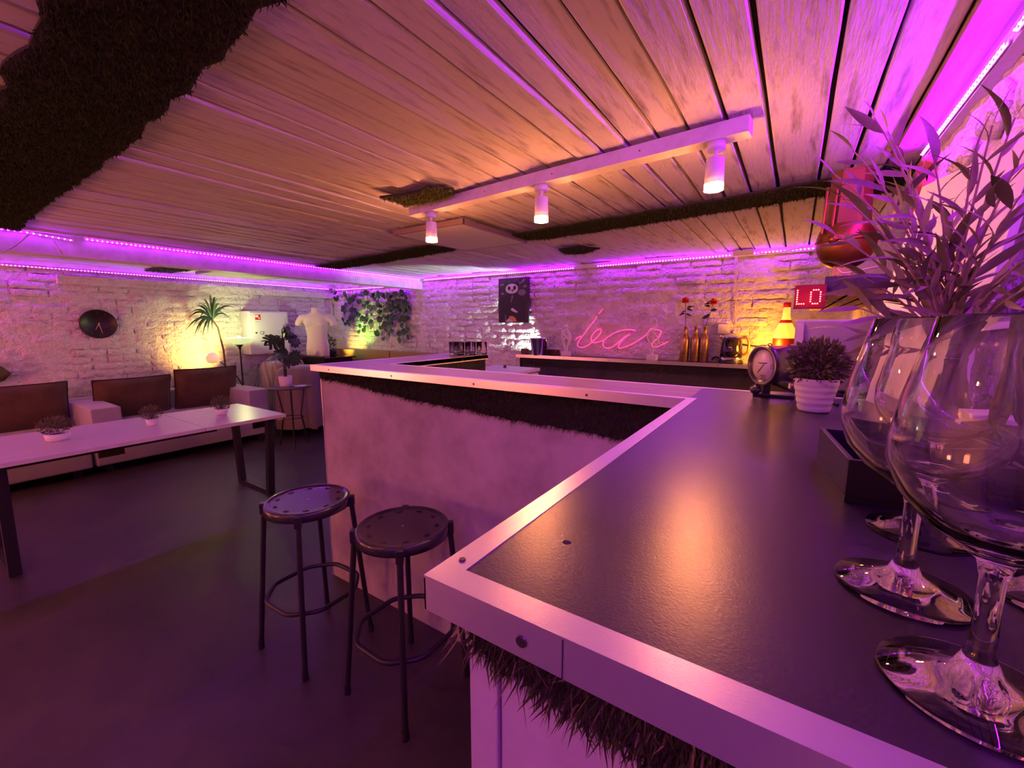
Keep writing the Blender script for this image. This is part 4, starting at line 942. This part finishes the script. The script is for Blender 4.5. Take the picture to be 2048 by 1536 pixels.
def bottle(label, px, y, h):
    t = thing('gold_bottle', label, 'bottle', bk(px, y), 0, 'gold painted bottles on the back counter'); s = h/.315
    MB().lathe([(.0001, 0), (.034, 0), (.0375, .004), (.0375, .195), (.033, .218), (.017, .243), (.0140, .255), (.0135, h/s-.012), (.016, h/s-.011), (.016, h/s), (.011, h/s), (.011, .25*1), (.0001, .24)], 28).build('glass', M_GOLD, t); return t
bts = [bottle('leftmost of the three gold bottles on the back counter', 1369, 4.0, .315), bottle('middle of the three gold bottles on the back counter', 1390, 4.0, .322), bottle('rightmost of the three gold bottles, catching the yellow light', 1408, 4.0, .315)]
def rose(label, b, head, leaves, seed):
    rr = random.Random(seed); base = Vector(b.location)+Vector((0, 0, .20)); t = thing('red_rose', label, 'flower', base, 0, 'red roses standing in the gold bottles')
    h = head-base; pts = catmull([(0, 0, 0), (h.x*.1, 0, h.z*.4), (h.x*.75, 0, h.z*.8), tuple(h)], 5); MB().tube(pts, .0028, 6).build('stem', mat('rose_stem', (.05, .055, .03), .6), t)
    mb = MB()
    for k in range(16):
        a = k*2.4; rad = .010+.0022*k; el = .9-.05*k
        V = []; n = 4
        for i in range(n+1):
            for j in range(n+1):
                u, v = (i/n-.5)*1.5, j/n; rr_ = rad*(.55+.6*v)
                V.append((h.x+math.cos(a+u)*rr_, h.y+math.sin(a+u)*rr_, h.z-.012+v*.045*(el+.25)-(.012*v*v if k > 9 else 0)))
        mb.add(V, [(i*(n+1)+j, (i+1)*(n+1)+j, (i+1)*(n+1)+j+1, i*(n+1)+j+1) for i in range(n) for j in range(n)], True)
    mb.build('blossom', M_ROSE, t)
    lm = leaf_mesh('leaf', .055, .032, .2, mat('rose_leaf', (.045, .05, .03), .55))
    for px, py, dx in leaves:
        p = at(px, py, 1, head.y)-base; o = link('leaf', lm, t); o.matrix_local = Matrix.Translation(p) @ orient((dx, R.uniform(-.3, .3), R.uniform(-.5, .5)), rr.uniform(-1.2, -.4)).to_4x4()
rose('red rose above the leftmost gold bottle', bts[0], at(1371, 603, 1, 4.0), [(1371, 622, -.6), (1373, 618, 1), (1370, 627, -1), (1371, 628, 1), (1374, 616, 1)], 5)
rose('red rose leaning right above the rightmost gold bottle', bts[2], at(1427, 606, 1, 4.02), [(1420, 608, -1), (1420, 614, -1), (1420, 628, -.5), (1422, 622, .8), (1417, 632, -.6), (1421, 603, -1)], 6)

ke = thing('electric_kettle', 'black glass kettle with steel base and round lid knob on the back counter', 'kettle', bk(1463, 4.0))
MB().lathe([(.0001, 0), (.090, 0), (.094, .004), (.094, .022), (.088, .028), (.0001, .028)], 36).build('power_base', M_BLACK, ke)
MB().lathe([(.0001, .028), (.088, .028), (.090, .034), (.090, .054), (.087, .056), (.0001, .056)], 36).build('steel_ring', M_CHROME, ke)
MB().lathe([(.0001, .056), (.088, .056), (.084, .11), (.073, .20), (.064, .222), (.0001, .224)], 40).build('jug', mat('kettle_black', (.02, .014, .022), .06, coat=.5), ke)
MB().lathe([(.066, .220), (.066, .228), (.05, .238), (.0001, .240)], 32).build('lid', M_CHROME, ke)
MB().cyl((0, 0, .238), (0, 0, .252), .008, n=12).sphere((0, 0, .268), .021, 18, 12).build('lid_knob', M_CHROME, ke)
MB().tube(catmull([(.062, 0, .21), (.105, 0, .218), (.125, 0, .17), (.118, 0, .10), (.085, 0, .075)]), .010, 10).build('handle', M_GOLD, ke)
MB().tube(catmull([(-.062, 0, .20), (-.082, 0, .222), (-.094, 0, .224)]), .014, 8).build('spout', M_CHROME, ke)
kl = thing('kettle_flex', 'dark coiled power flex between the gold bottles and the kettle', 'cable', bk(1432, 4.02)); MB().tube(catmull([(-.03, 0, .02), (-.01, .01, .045), (.03, 0, .04), (.06, -.01, .012), (.10, -.02, .006)]), .0075, 8).build('flex', M_BLACK, kl)
sw = thing('wall_socket', 'square white wall socket behind the kettle', 'socket', (at(1447, 658, 1, YB-.02).x, YB-.03, at(1447, 658, 1, YB-.02).z-.04)); MB().box((0, 0, .04), (.085, .03, .085), bev=.004).build('plate', M_WHITE, sw); MB().cyl((0, -.014, .04), (0, -.017, .04), .022, n=20).build('insert', M_PLASTER, sw)

# junction box under the cornice and its twisted drop wires
jb = thing('junction_box', 'white junction box on the ceiling trim with a hanging cable', 'junction box', (at(1488, 494, 1, 4.05).x, 4.05, 1.925)); MB().box((0, 0, .018), (.15, .07, .036), bev=.004).build('box', M_TRIMW, jb); MB().box((0, 0, -.002), (.155, .075, .008), bev=.002).build('lid', M_TRIMW, jb)
MB().tube(catmull([(.07, 0, .02), (.18, .02, .0), (.30, .03, .012), (.45, .02, .03)]), .005, 6).build('feed_cable', M_TRIMW, jb)
x0 = jb.location.x
for k in (0, 1): MB().tube(catmull([at(1472+(3 if k else -2)*math.sin(i*1.1), 506+i*16, 1, YB-.045)-Vector(jb.location) for i in range(10)]), .004, 6).build('drop_wire', mat('pale_wire', (.72, .62, .58), .6), jb)
cb = thing('cable', 'thin dark cable sagging along the wall between kettle and gauge lamp', 'cable', at(1485, 690, 1, YB-.05)); MB().tube(catmull([at(a, b, 1, YB-.06)-Vector(cb.location) for a, b in ((1484, 689), (1500, 691), (1518, 693), (1535, 697))]), .006, 6).build('wire', M_BLACK, cb)

# tumblers on the left arm of the bar
tg = [(.0001, 0), (.030, 0), (.0338, .003), (.0345, .010), (.0365, .085), (.0361, .0855), (.0357, .085), (.0337, .012), (.0320, .009), (.0001, .008)]
tme = None
for i, (ix, iy, lb) in enumerate(((0, 0, 'clear glass tumbler, front left of the group on the bar end'), (1, 0, 'clear glass tumbler, front middle of the group on the bar end'), (2, 0, 'clear glass tumbler, front right of the group on the bar end'), (0, 1, 'clear glass tumbler, back left of the group on the bar end'), (1, 1, 'clear glass tumbler, back middle of the group on the bar end'), (2, 1, 'clear glass tumbler, back right of the group on the bar end'))):
    b0 = at(925, 711, 2, HB); c = Vector((b0.x-.03+.045*ix-.07*iy, b0.y+.065*ix+.035*iy, HB+.0006))
    if tme is None: o = MB().lathe(tg, 28).build('tumbler', M_GLASS); tme = o.data
    else: o = link('tumbler', tme)
    o.location = c; tag(o, lb, 'glass', 'tumblers on the bar end')

# ------------------------------------------------------------------ right end: shelf with LED sign, copper vessel, bottle lamp, grey box
SY0, SY1, SX0, SZ0, SZ1 = 1.96, 4.02, .070, 1.462, 1.515
sh = thing('wall_shelf', 'wooden box shelf with dark front board, lit yellow from below', 'shelf', (XR, (SY0+SY1)/2, SZ0))
def sl(x, y, z): return (x-XR, y-(SY0+SY1)/2, z-SZ0)
for k in range(4):
    x0 = SX0+.004+k*(XR-.03-SX0)/4; MB().box(sl(x0+.038, (SY0+SY1)/2+.006, SZ0+.011), (.076, SY1-SY0-.02, .018), bev=.002).build('board', M_WOOD, sh)
MB().box(sl((.075+XR-.035)/2, SY0, (SZ0+SZ1)/2+.018), (XR-.035-.075, .018, SZ1-SZ0+.0)).build('front_board', M_NAVY, sh)
MB().box(sl((SX0+XR)/2, (SY0+SY1)/2, SZ1+.006), (XR-SX0-.04, SY1-SY0, .014)).build('top_board', M_NAVY, sh)
# LED text panel
s0, s1 = at(1591, 571, 1, SY0-.03), at(1646, 617, 1, SY0-.03)
ls = thing('led_text_sign', 'red dot-matrix LED sign showing the letters LO', 'led sign', (s0.x, SY0-.03, s1.z))
lw, lh = s1.x-s0.x+.006, s0.z-s1.z
MB().box((lw/2, .01, lh/2), (lw, .02, lh)).build('case', mat('sign_case', (.10, .004, .006), .4), ls)
M_DOT = mat('red_led', (1, .2, .2), .4, emit=((1.0, .10, .08), 10))
MB().box((lw/2, -.0012, lh/2), (lw*.96, .0008, lh*.92)).build('face', mat('sign_face', (.16, .005, .006), .3), ls)
GL = {'L': ["1000", "1000", "1000", "1000", "1000", "1000", "1111"], 'O': ["01110", "10001", "10001", "10001", "10001", "10001", "01110"]}
for ch, ox in (('L', .09), ('O', .52)):
    mb = MB()
    for r_, row in enumerate(GL[ch]):
        for c_, v in enumerate(row):
            if v == '1': mb.cyl((lw*ox+c_*lw*.075, -.0015, lh*(.78-r_*.095)), (lw*ox+c_*lw*.075, -.0035, lh*(.78-r_*.095)), .0026, n=8)
    mb.build('letter_'+ch.lower(), M_DOT, ls)
lamp('sign_glow', 'POINT', Vector(ls.location)+Vector((lw*.4, -.05, lh*.4)), None, .12, (1, .05, .05), shadow_soft_size=.03)

# copper vessel on a wooden post
cvx = at(1692, 480, 1, 2.14).x; cv = thing('copper_vessel', 'round-bottomed aged copper vessel with tall hood on a wooden block', 'vessel', (cvx, 2.14, SZ1+.013))
zb_ = at(1690, 538, 1, 2.14).z-(SZ1+.013); ztop = H-.03-(SZ1+.013)
MB().box((-.004, 0, zb_/2+.004), (.058, .06, zb_+.012), bev=.003).build('wooden_block', M_WOOD, cv)
rB = .096; n_ = 10
pr = [(.0001, zb_)]+[(rB*math.sin(PI/2*i/n_)**.9, zb_+.100*(1-math.cos(PI/2*i/n_))) for i in range(1, n_+1)]+[(rB*.985, zb_+.118), (rB*.90, zb_+.148), (rB*.80, zb_+.165)]
MB().lathe(pr, 40).build('bowl', M_COPPER, cv)
zh = zb_+.13
MB().lathe([(rB*.80, zh+.02), (rB*.74, zh+.06), (rB*.66, ztop-.004), (rB*.58, ztop-.002), (.0001, ztop)], 6, smooth=False).build('hood', mat('copper_sheet', (.30, .15, .03), .6, .3, noise=(6, (.20, .085, .018), .3, .7)), cv)
for k in (-1, 0): MB().cyl((-rB*.52+.03*k, -rB*.66, zh+.0), (-rB*.47+.03*k, -rB*.56, zh+.17), .005, n=8).build('rib', M_COPPER, cv)
MB().tube([(rB*1.0*math.cos(t), rB*1.0*math.sin(t), zb_+.103) for t in [2*PI*i/36 for i in range(36)]], .005, 6, closed=True).build('band', M_COPPER, cv)
MB().sphere((-rB*.45, -rB*.88, zb_+.103), .018, 12, 8).box((-rB*.05, -rB*1.0, zb_+.108), (.08, .010, .014), (0, 0, .12)).build('hinge', M_COPPER, cv)
MB().tube(catmull([(-.02, -.045, zb_+.0), (.0, -.055, zb_-.02), (.05, -.05, zb_-.012), (.12, -.02, zb_+.004)]), .003, 5).build('wire', mat('pale_wire', (.72, .62, .58), .6), cv)

# big lit bottle with red label on the back counter
bx = at(1570, 690, 1, 3.75).x; lbt = thing('bottle_lamp', 'large glowing amber bottle lamp with red cap and red label', 'lamp', (bx-.012, 3.98, BZ+.0015)); lbt.scale = (1.1, 1.1, 1.16)
M_AMB = mat('amber_glass', (1.0, .66, .18), .35, emit=((1.0, .42, .04), 1.6))
MB().lathe([(.0001, 0), (.066, 0), (.070, .006), (.070, .20), (.062, .245), (.034, .30), (.024, .34), (.021, .40), (.0001, .402)], 32).build('glass', M_AMB, lbt)
MB().lathe([(.0225, .395), (.0235, .397), (.0235, .425), (.018, .43), (.0001, .43)], 20).build('cap', M_RED, lbt)
MB().lathe([(.041, .292), (.0375, .303), (.033, .312)], 24).build('neck_band', M_RED, lbt)
MB().lathe([(.0712, .098), (.0712, .190)], 36).build('label_band', mat('label_red', (.30, .008, .008), .5), lbt)
lamp('bottle_glow', 'POINT', (bx-.10, 3.86, 1.20), None, 15, (1.0, .34, .02), shadow_soft_size=.05)

# grey steel box at the end of the bar
gb0, gb1 = at(1592, 641, 1, 1.62), at(1752, 641, 1, 1.62)
gb = thing('coffee_machine', 'grey steel box appliance at the far end of the bar behind the potted shrub', 'appliance', ((gb0.x+gb1.x)/2, 1.80, 0))
gw = gb1.x-gb0.x+.06
MB().box((.03, 0, 1.375-.11), (gw, .34, .22), bev=.006).build('body', M_GREYBOX, gb)
MB().box((-gw/2+.0425, -.173, 1.265), (.020, .006, .20)).build('side_strip', mat('pale_steel', (.46, .42, .45), .4, .2), gb)
MB().box((.03, 0, 1.10), (gw+.01, .35, .10), bev=.004).build('drip_base', mat('dark_steel', (.055, .045, .05), .4), gb)
for k in range(3): MB().box((.05, -.177, 1.125+.016*k), (gw*.7, .004, .004)).build('slot', M_BLACK, gb)
MB().box((.03, 0, .525), (gw+.02, .36, 1.05)).build('stand', M_DARK, gb)

# gauge-shaped lamp on a bent foot
gq = at(1534, 730, 1, 1.36); ga = thing('gauge_clock', 'black cylindrical gauge clock with white dial and needle on the bar', 'clock', (gq.x+.06, 1.38, HB+.0006))
fdir = Vector((-.74, -.67, -.02)).normalized(); gm = Matrix((Vector((0, 0, 1)).cross(fdir).normalized(), fdir.cross(Vector((0, 0, 1)).cross(fdir)).normalized(), fdir)).transposed()
gc = gq-Vector(ga.location); Rg = .052
MB().lathe([(.0001, -.12), (.045, -.12), (.058, -.10), (Rg, -.06), (Rg, .0), (Rg+.004, .004), (Rg+.004, .016), (Rg-.004, .020), (Rg-.008, .012), (.0001, .010)], 40, c=gc, m=gm).build('housing', mat('gauge_black', (.020, .014, .020), .28, coat=.3), ga)
MB().lathe([(Rg-.006, .0165), (Rg-.002, .0200), (Rg+.002, .0180)], 40, c=gc, m=gm).build('bezel', mat('bezel_bronze', (.30, .24, .20), .3, .8), ga)
dl = MB().lathe([(.0001, .0125), (Rg-.009, .0125), (Rg-.009, .011)], 40, c=gc, m=gm).build('dial', mat('dial_white', (.66, .60, .64), .35), ga)
def gpt(u, v, d): return gc+gm @ Vector((u, v, d))
M_INK = mat('dial_ink', (.08, .05, .07), .6)
def stroke(parent, name, P, w, d=.0130): 
    mb = MB()
    for a, b in zip(P[:-1], P[1:]):
        a, b = Vector(a), Vector(b); n = (b-a).orthogonal().normalized()*w if False else Vector((-(b-a).y, (b-a).x)).normalized()*w
        mb.add([gpt(*(a-n), d), gpt(*(a+n), d), gpt(*(b+n), d), gpt(*(b-n), d)], [(0, 1, 2, 3)])
    return mb.build(name, M_INK, parent)
stroke(dl, 'needle', [(.005, .004), (-.018, -.022)], .0012, .0134)
stroke(dl, 'pointer_bar', [(-.018, .006), (-.004, .005), (.016, .007)], .0014)
stroke(dl, 'digit_zero', [(.030, .003), (.037, .003), (.037, -.006), (.030, -.006), (.030, .003)], .0008)
stroke(dl, 'digit_three', [(-.006, -.028), (.002, -.028), (-.002, -.033), (.002, -.036), (-.006, -.040)], .0008)
stroke(dl, 'digit_five', [(.014, -.028), (.006, -.028), (.006, -.033), (.013, -.034), (.013, -.039), (.006, -.040)], .0008)
MB().tube(catmull([gc+Vector((.0, .02, -Rg+.006)), Vector((.03, .0, .012)), Vector((.09, -.03, .004)), Vector((.10, -.07, .004))]), .004, 6).build('foot_wire', M_BLACK, ga)
MB().cyl((gc.x, gc.y+.04, 0), (gc.x, gc.y+.04, gc.z-Rg+.004), .012, n=12).box((gc.x+.02, gc.y+.05, .004), (.10, .07, .008), bev=.002).build('foot', M_BLACK, ga)
kq = at(1511, 779, 1, 1.36)-Vector(ga.location)
MB().sphere(kq, .0145, 16, 12, (1, 1, .92)).cyl(kq+Vector((.0, .0, .01)), kq+Vector((.012, .01, .03)), .005, n=8).build('knob', M_STOOL, ga)
ch = MB()
for i in range(9):
    p = at(1540+i*9.5, 690+4*math.sin(i*.9)+i*1.2, 1, 1.40)-Vector(ga.location); ch.tube([p+Vector((.005*math.cos(t*PI/4), .004*math.sin(t*PI/4)*(i % 2), .004*math.sin(t*PI/4)*(1-i % 2))) for t in range(8)], .0014, 5, closed=True)
ch.build('chain', M_BLACK, ga)

# potted shrub
pt = at(1623, 826, 2, HB); ps = thing('potted_shrub', 'bushy green artificial shrub in a white ribbed pot on the bar', 'potted plant', (pt.x+.004, pt.y+.03, HB+.0006))
pr = [(.0001, 0), (.029, 0), (.031, .002)]
for i in range(5): zz = .004+i*.0145; r0 = .031+i*.0028; pr += [(r0+.0008, zz), (r0+.0028, zz+.007), (r0+.0022, zz+.013)]
pr += [(.0465, .078), (.0445, .078), (.031, .01), (.0001, .01)]
MB().lathe(pr, 36).build('pot', M_WHITE, ps); MB().cyl((0, 0, .066), (0, 0, .070), .042, n=20).build('soil', M_DARK, ps)
bush(ps, .054, .052, .112, 1300, .017, 41, M_BUSH)

# ------------------------------------------------------------------ near right: leaning board, olive branches, box trays, glasses
lb_ = thing('leaning_board', 'tall white board leaning against the right wall behind the olive branches', 'board', (.13, 1.44, HB+.0006))
b0 = Vector((.137, 1.452, HB+.0006)); b1 = Vector((.228, 1.452, 1.69)); ed = Vector((.085, -.40, 0))
q = [b0, Vector((.236, 1.06, HB+.0006)), Vector((.298, 1.06, 1.66)), b1]; nn = (q[1]-q[0]).cross(q[3]-q[0]).normalized(); L0 = Vector(lb_.location)
MB().add([p-L0 for p in q]+[p-L0-nn*.012 for p in q], [(0, 1, 2, 3), (7, 6, 5, 4), (0, 4, 5, 1), (1, 5, 6, 2), (2, 6, 7, 3), (3, 7, 4, 0)]).build('panel', M_PLASTER, lb_)
# second sheet: dark menu holder in front of the board foot
vz = Vector((.205, .97, HB+.0006)); va = thing('olive_branches', 'artificial olive branches with long grey leaves in a dark vase on the bar', 'plant', vz)
MB().lathe([(.0001, 0), (.034, 0), (.040, .01), (.044, .06), (.030, .11), (.024, .14), (.027, .15), (.024, .15), (.021, .14), (.027, .11), (.040, .06), (.034, .012), (.0001, .012)], 28).build('vase', mat('vase_dark', (.06, .045, .06), .3), va)
ENDS = [(1668, 348, 1.00), (1705, 300, .98), (1748, 235, .95), (1775, 262, 1.02), (1805, 320, 1.05), (1690, 400, .92), (1672, 470, .95), (1700, 540, .98), (1745, 430, 1.0), (1830, 420, .9), (1870, 330, .95), (1905, 420, 1.0), (1945, 330, .88), (1985, 250, .9), (2030, 235, .92), (2048, 300, .85), (2042, 390, .88), (1990, 470, .85), (2046, 520, .8), (1930, 520, .85), (1700, 610, .95), (1715, 665, 1.0), (2030, 590, .8), (1960, 600, .85), (1850, 560, .88), (1790, 560, .95), (1770, 380, .9), (1895, 480, .92)]
OL = [leaf_mesh('leaf', l, w, b, m, 6) for l, w, b, m in ((.085, .0135, .35, M_OLIVE), (.075, .012, .1, M_OLIVE), (.095, .015, .5, M_OLIVE2), (.065, .011, .2, M_OLIVE), (.08, .013, .4, M_OLIVE2))]
ro = random.Random(19)
for k, (px, py, yy) in enumerate(ENDS):
    tip = at(px, py, 1, yy)-vz
    if tip.x > XR-.03-vz.x: tip *= (XR-.03-vz.x)/tip.x
    base = Vector((ro.uniform(-.012, .012), ro.uniform(-.012, .012), .14)); mid = Vector((tip.x*.28, tip.y*.35, .14+(tip.z-.14)*.62))
    pts = [base*(1-s)**2+mid*2*s*(1-s)+tip*s*s for s in [i/12 for i in range(13)]]
    tw = MB().tube(pts, [.0030-.0020*i/12 for i in range(13)], 6).build('twig', M_TWIG, va)
    nL = 9
    for i in range(nL):
        s = .30+.70*i/(nL-1); j = min(11, int(s*12)); p = pts[j]+(pts[j+1]-pts[j])*(s*12-j); d = (pts[j+1]-pts[j]).normalized()
        sd = d.cross(FWD).normalized()*(1 if i % 2 else -1); dv = d*(.9 if i < nL-1 else 2.5)+sd*ro.uniform(.35, .95)+Vector((ro.uniform(-.3, .3), ro.uniform(-.3, .3), ro.uniform(-.35, .25)))
        mm = orient(dv, ro.uniform(-1.6, 1.6)); me = ro.choice(OL); sc2 = ro.uniform(.6, 1.0)
        end = p+(mm @ Vector((.09*sc2, 0, 0)))+vz
        if end.x > XR-.02 or end.z > H-.03: continue
        o = link('leaf', me, va); o.matrix_local = Matrix.Translation(p) @ mm.to_4x4() @ Matrix.Diagonal((sc2, sc2, sc2, 1))

def tray(label, c, sx, sy, h, rz):
    t = thing('box_tray', label, 'tray', (*c, HB+.0006), rz, 'black open box trays on the bar'); th = .006; m = mat('tray_black', (.016, .012, .018), .5)
    MB().box((0, 0, th/2), (sx, sy, th)).build('bottom', m, t)
    for a, d in (((0, -sy/2+th/2), (sx, th)), ((0, sy/2-th/2), (sx, th)), ((-sx/2+th/2, 0), (th, sy-2*th)), ((sx/2-th/2, 0), (th, sy-2*th))): MB().box((a[0], a[1], h/2+th/2), (d[0], d[1], h-th), bev=.0012).build('wall', m, t)
tray('black open box tray left of the wine glasses', (.118, .69), .135, .17, .05, .12)
tray('black open box tray partly seen behind the front wine glass', (.255, .69), .12, .16, .05, .1)
# white napkin dispenser seen through the glasses
nd = thing('napkin_stack', 'stack of pale paper napkins seen through the wine glasses', 'napkins', (.262, .845, HB+.0006), .0)
for k in range(5): MB().box((R.uniform(-.002, .002), R.uniform(-.002, .002), .006+.012*k), (.10, .10, .011), (0, 0, R.uniform(-.05, .05)), bev=.002).build('napkin', mat('napkin_white', (.74, .70, .74), .8), nd)

# wine glasses
GP = [(.0001, .0), (.040, .0), (.0415, .0012), (.0410, .0026), (.022, .0075), (.010, .015), (.0058, .026), (.0050, .050), (.0052, .068), (.0075, .078), (.018, .086), (.032, .096), (.043, .110), (.0488, .127), (.0485, .140), (.0455, .160), (.0400, .185), (.0350, .2055), (.0343, .2065), (.0336, .2055), (.0385, .185), (.0441, .160), (.0471, .140), (.0473, .128), (.0412, .1125), (.030, .099), (.016, .090), (.004, .0865), (.0001, .086)]
gme = None
for lb, c, sc in (('nearest large wine glass at the right edge of the bar', (.097, .314), 1.0), ('second large wine glass just behind and left of the nearest one', (.083, .416), 1.0), ('wine glass behind the second one, its foot showing by the stem', (.116, .545), 1.0), ('wine glass between the two front stems, farther back', (.178, .464), 1.0), ('wine glass cut off by the right edge of the picture', (.190, .366), 1.0), ('wine glass at the far right behind the nearest bowl', (.222, .562), 1.0)):
    c = Vector((*c, HB+.0006))
    if gme is None: o = MB().lathe(GP, 64).build('wine_glass', M_GLASS); gme = o.data
    else: o = link('wine_glass', gme)
    o.location = c; o.scale = (sc,)*3; o.rotation_euler = (0, 0, R.uniform(0, 6)); tag(o, lb, 'wine glass', 'wine glasses on the bar')
# loose cable end on the hanging beam
lc = thing('loose_cable', 'loose pale cable drooping from the LED strip on the hanging beam', 'cable', at(40, 478, 0, XBEAM+.04)); L0 = Vector(lc.location)
MB().tube(catmull([at(a, b, 0, XBEAM+.045)-L0 for a, b in ((58, 468), (40, 484), (20, 497), (0, 504), (-20, 506))]), .005, 6).build('cable', M_TRIMW, lc)
MB().tube(catmull([at(a, b, 0, XBEAM+.045)-L0 for a, b in ((108, 482), (115, 495), (121, 508), (126, 513), (122, 500))]), .005, 6).build('plug_lead', M_TRIMW, lc)
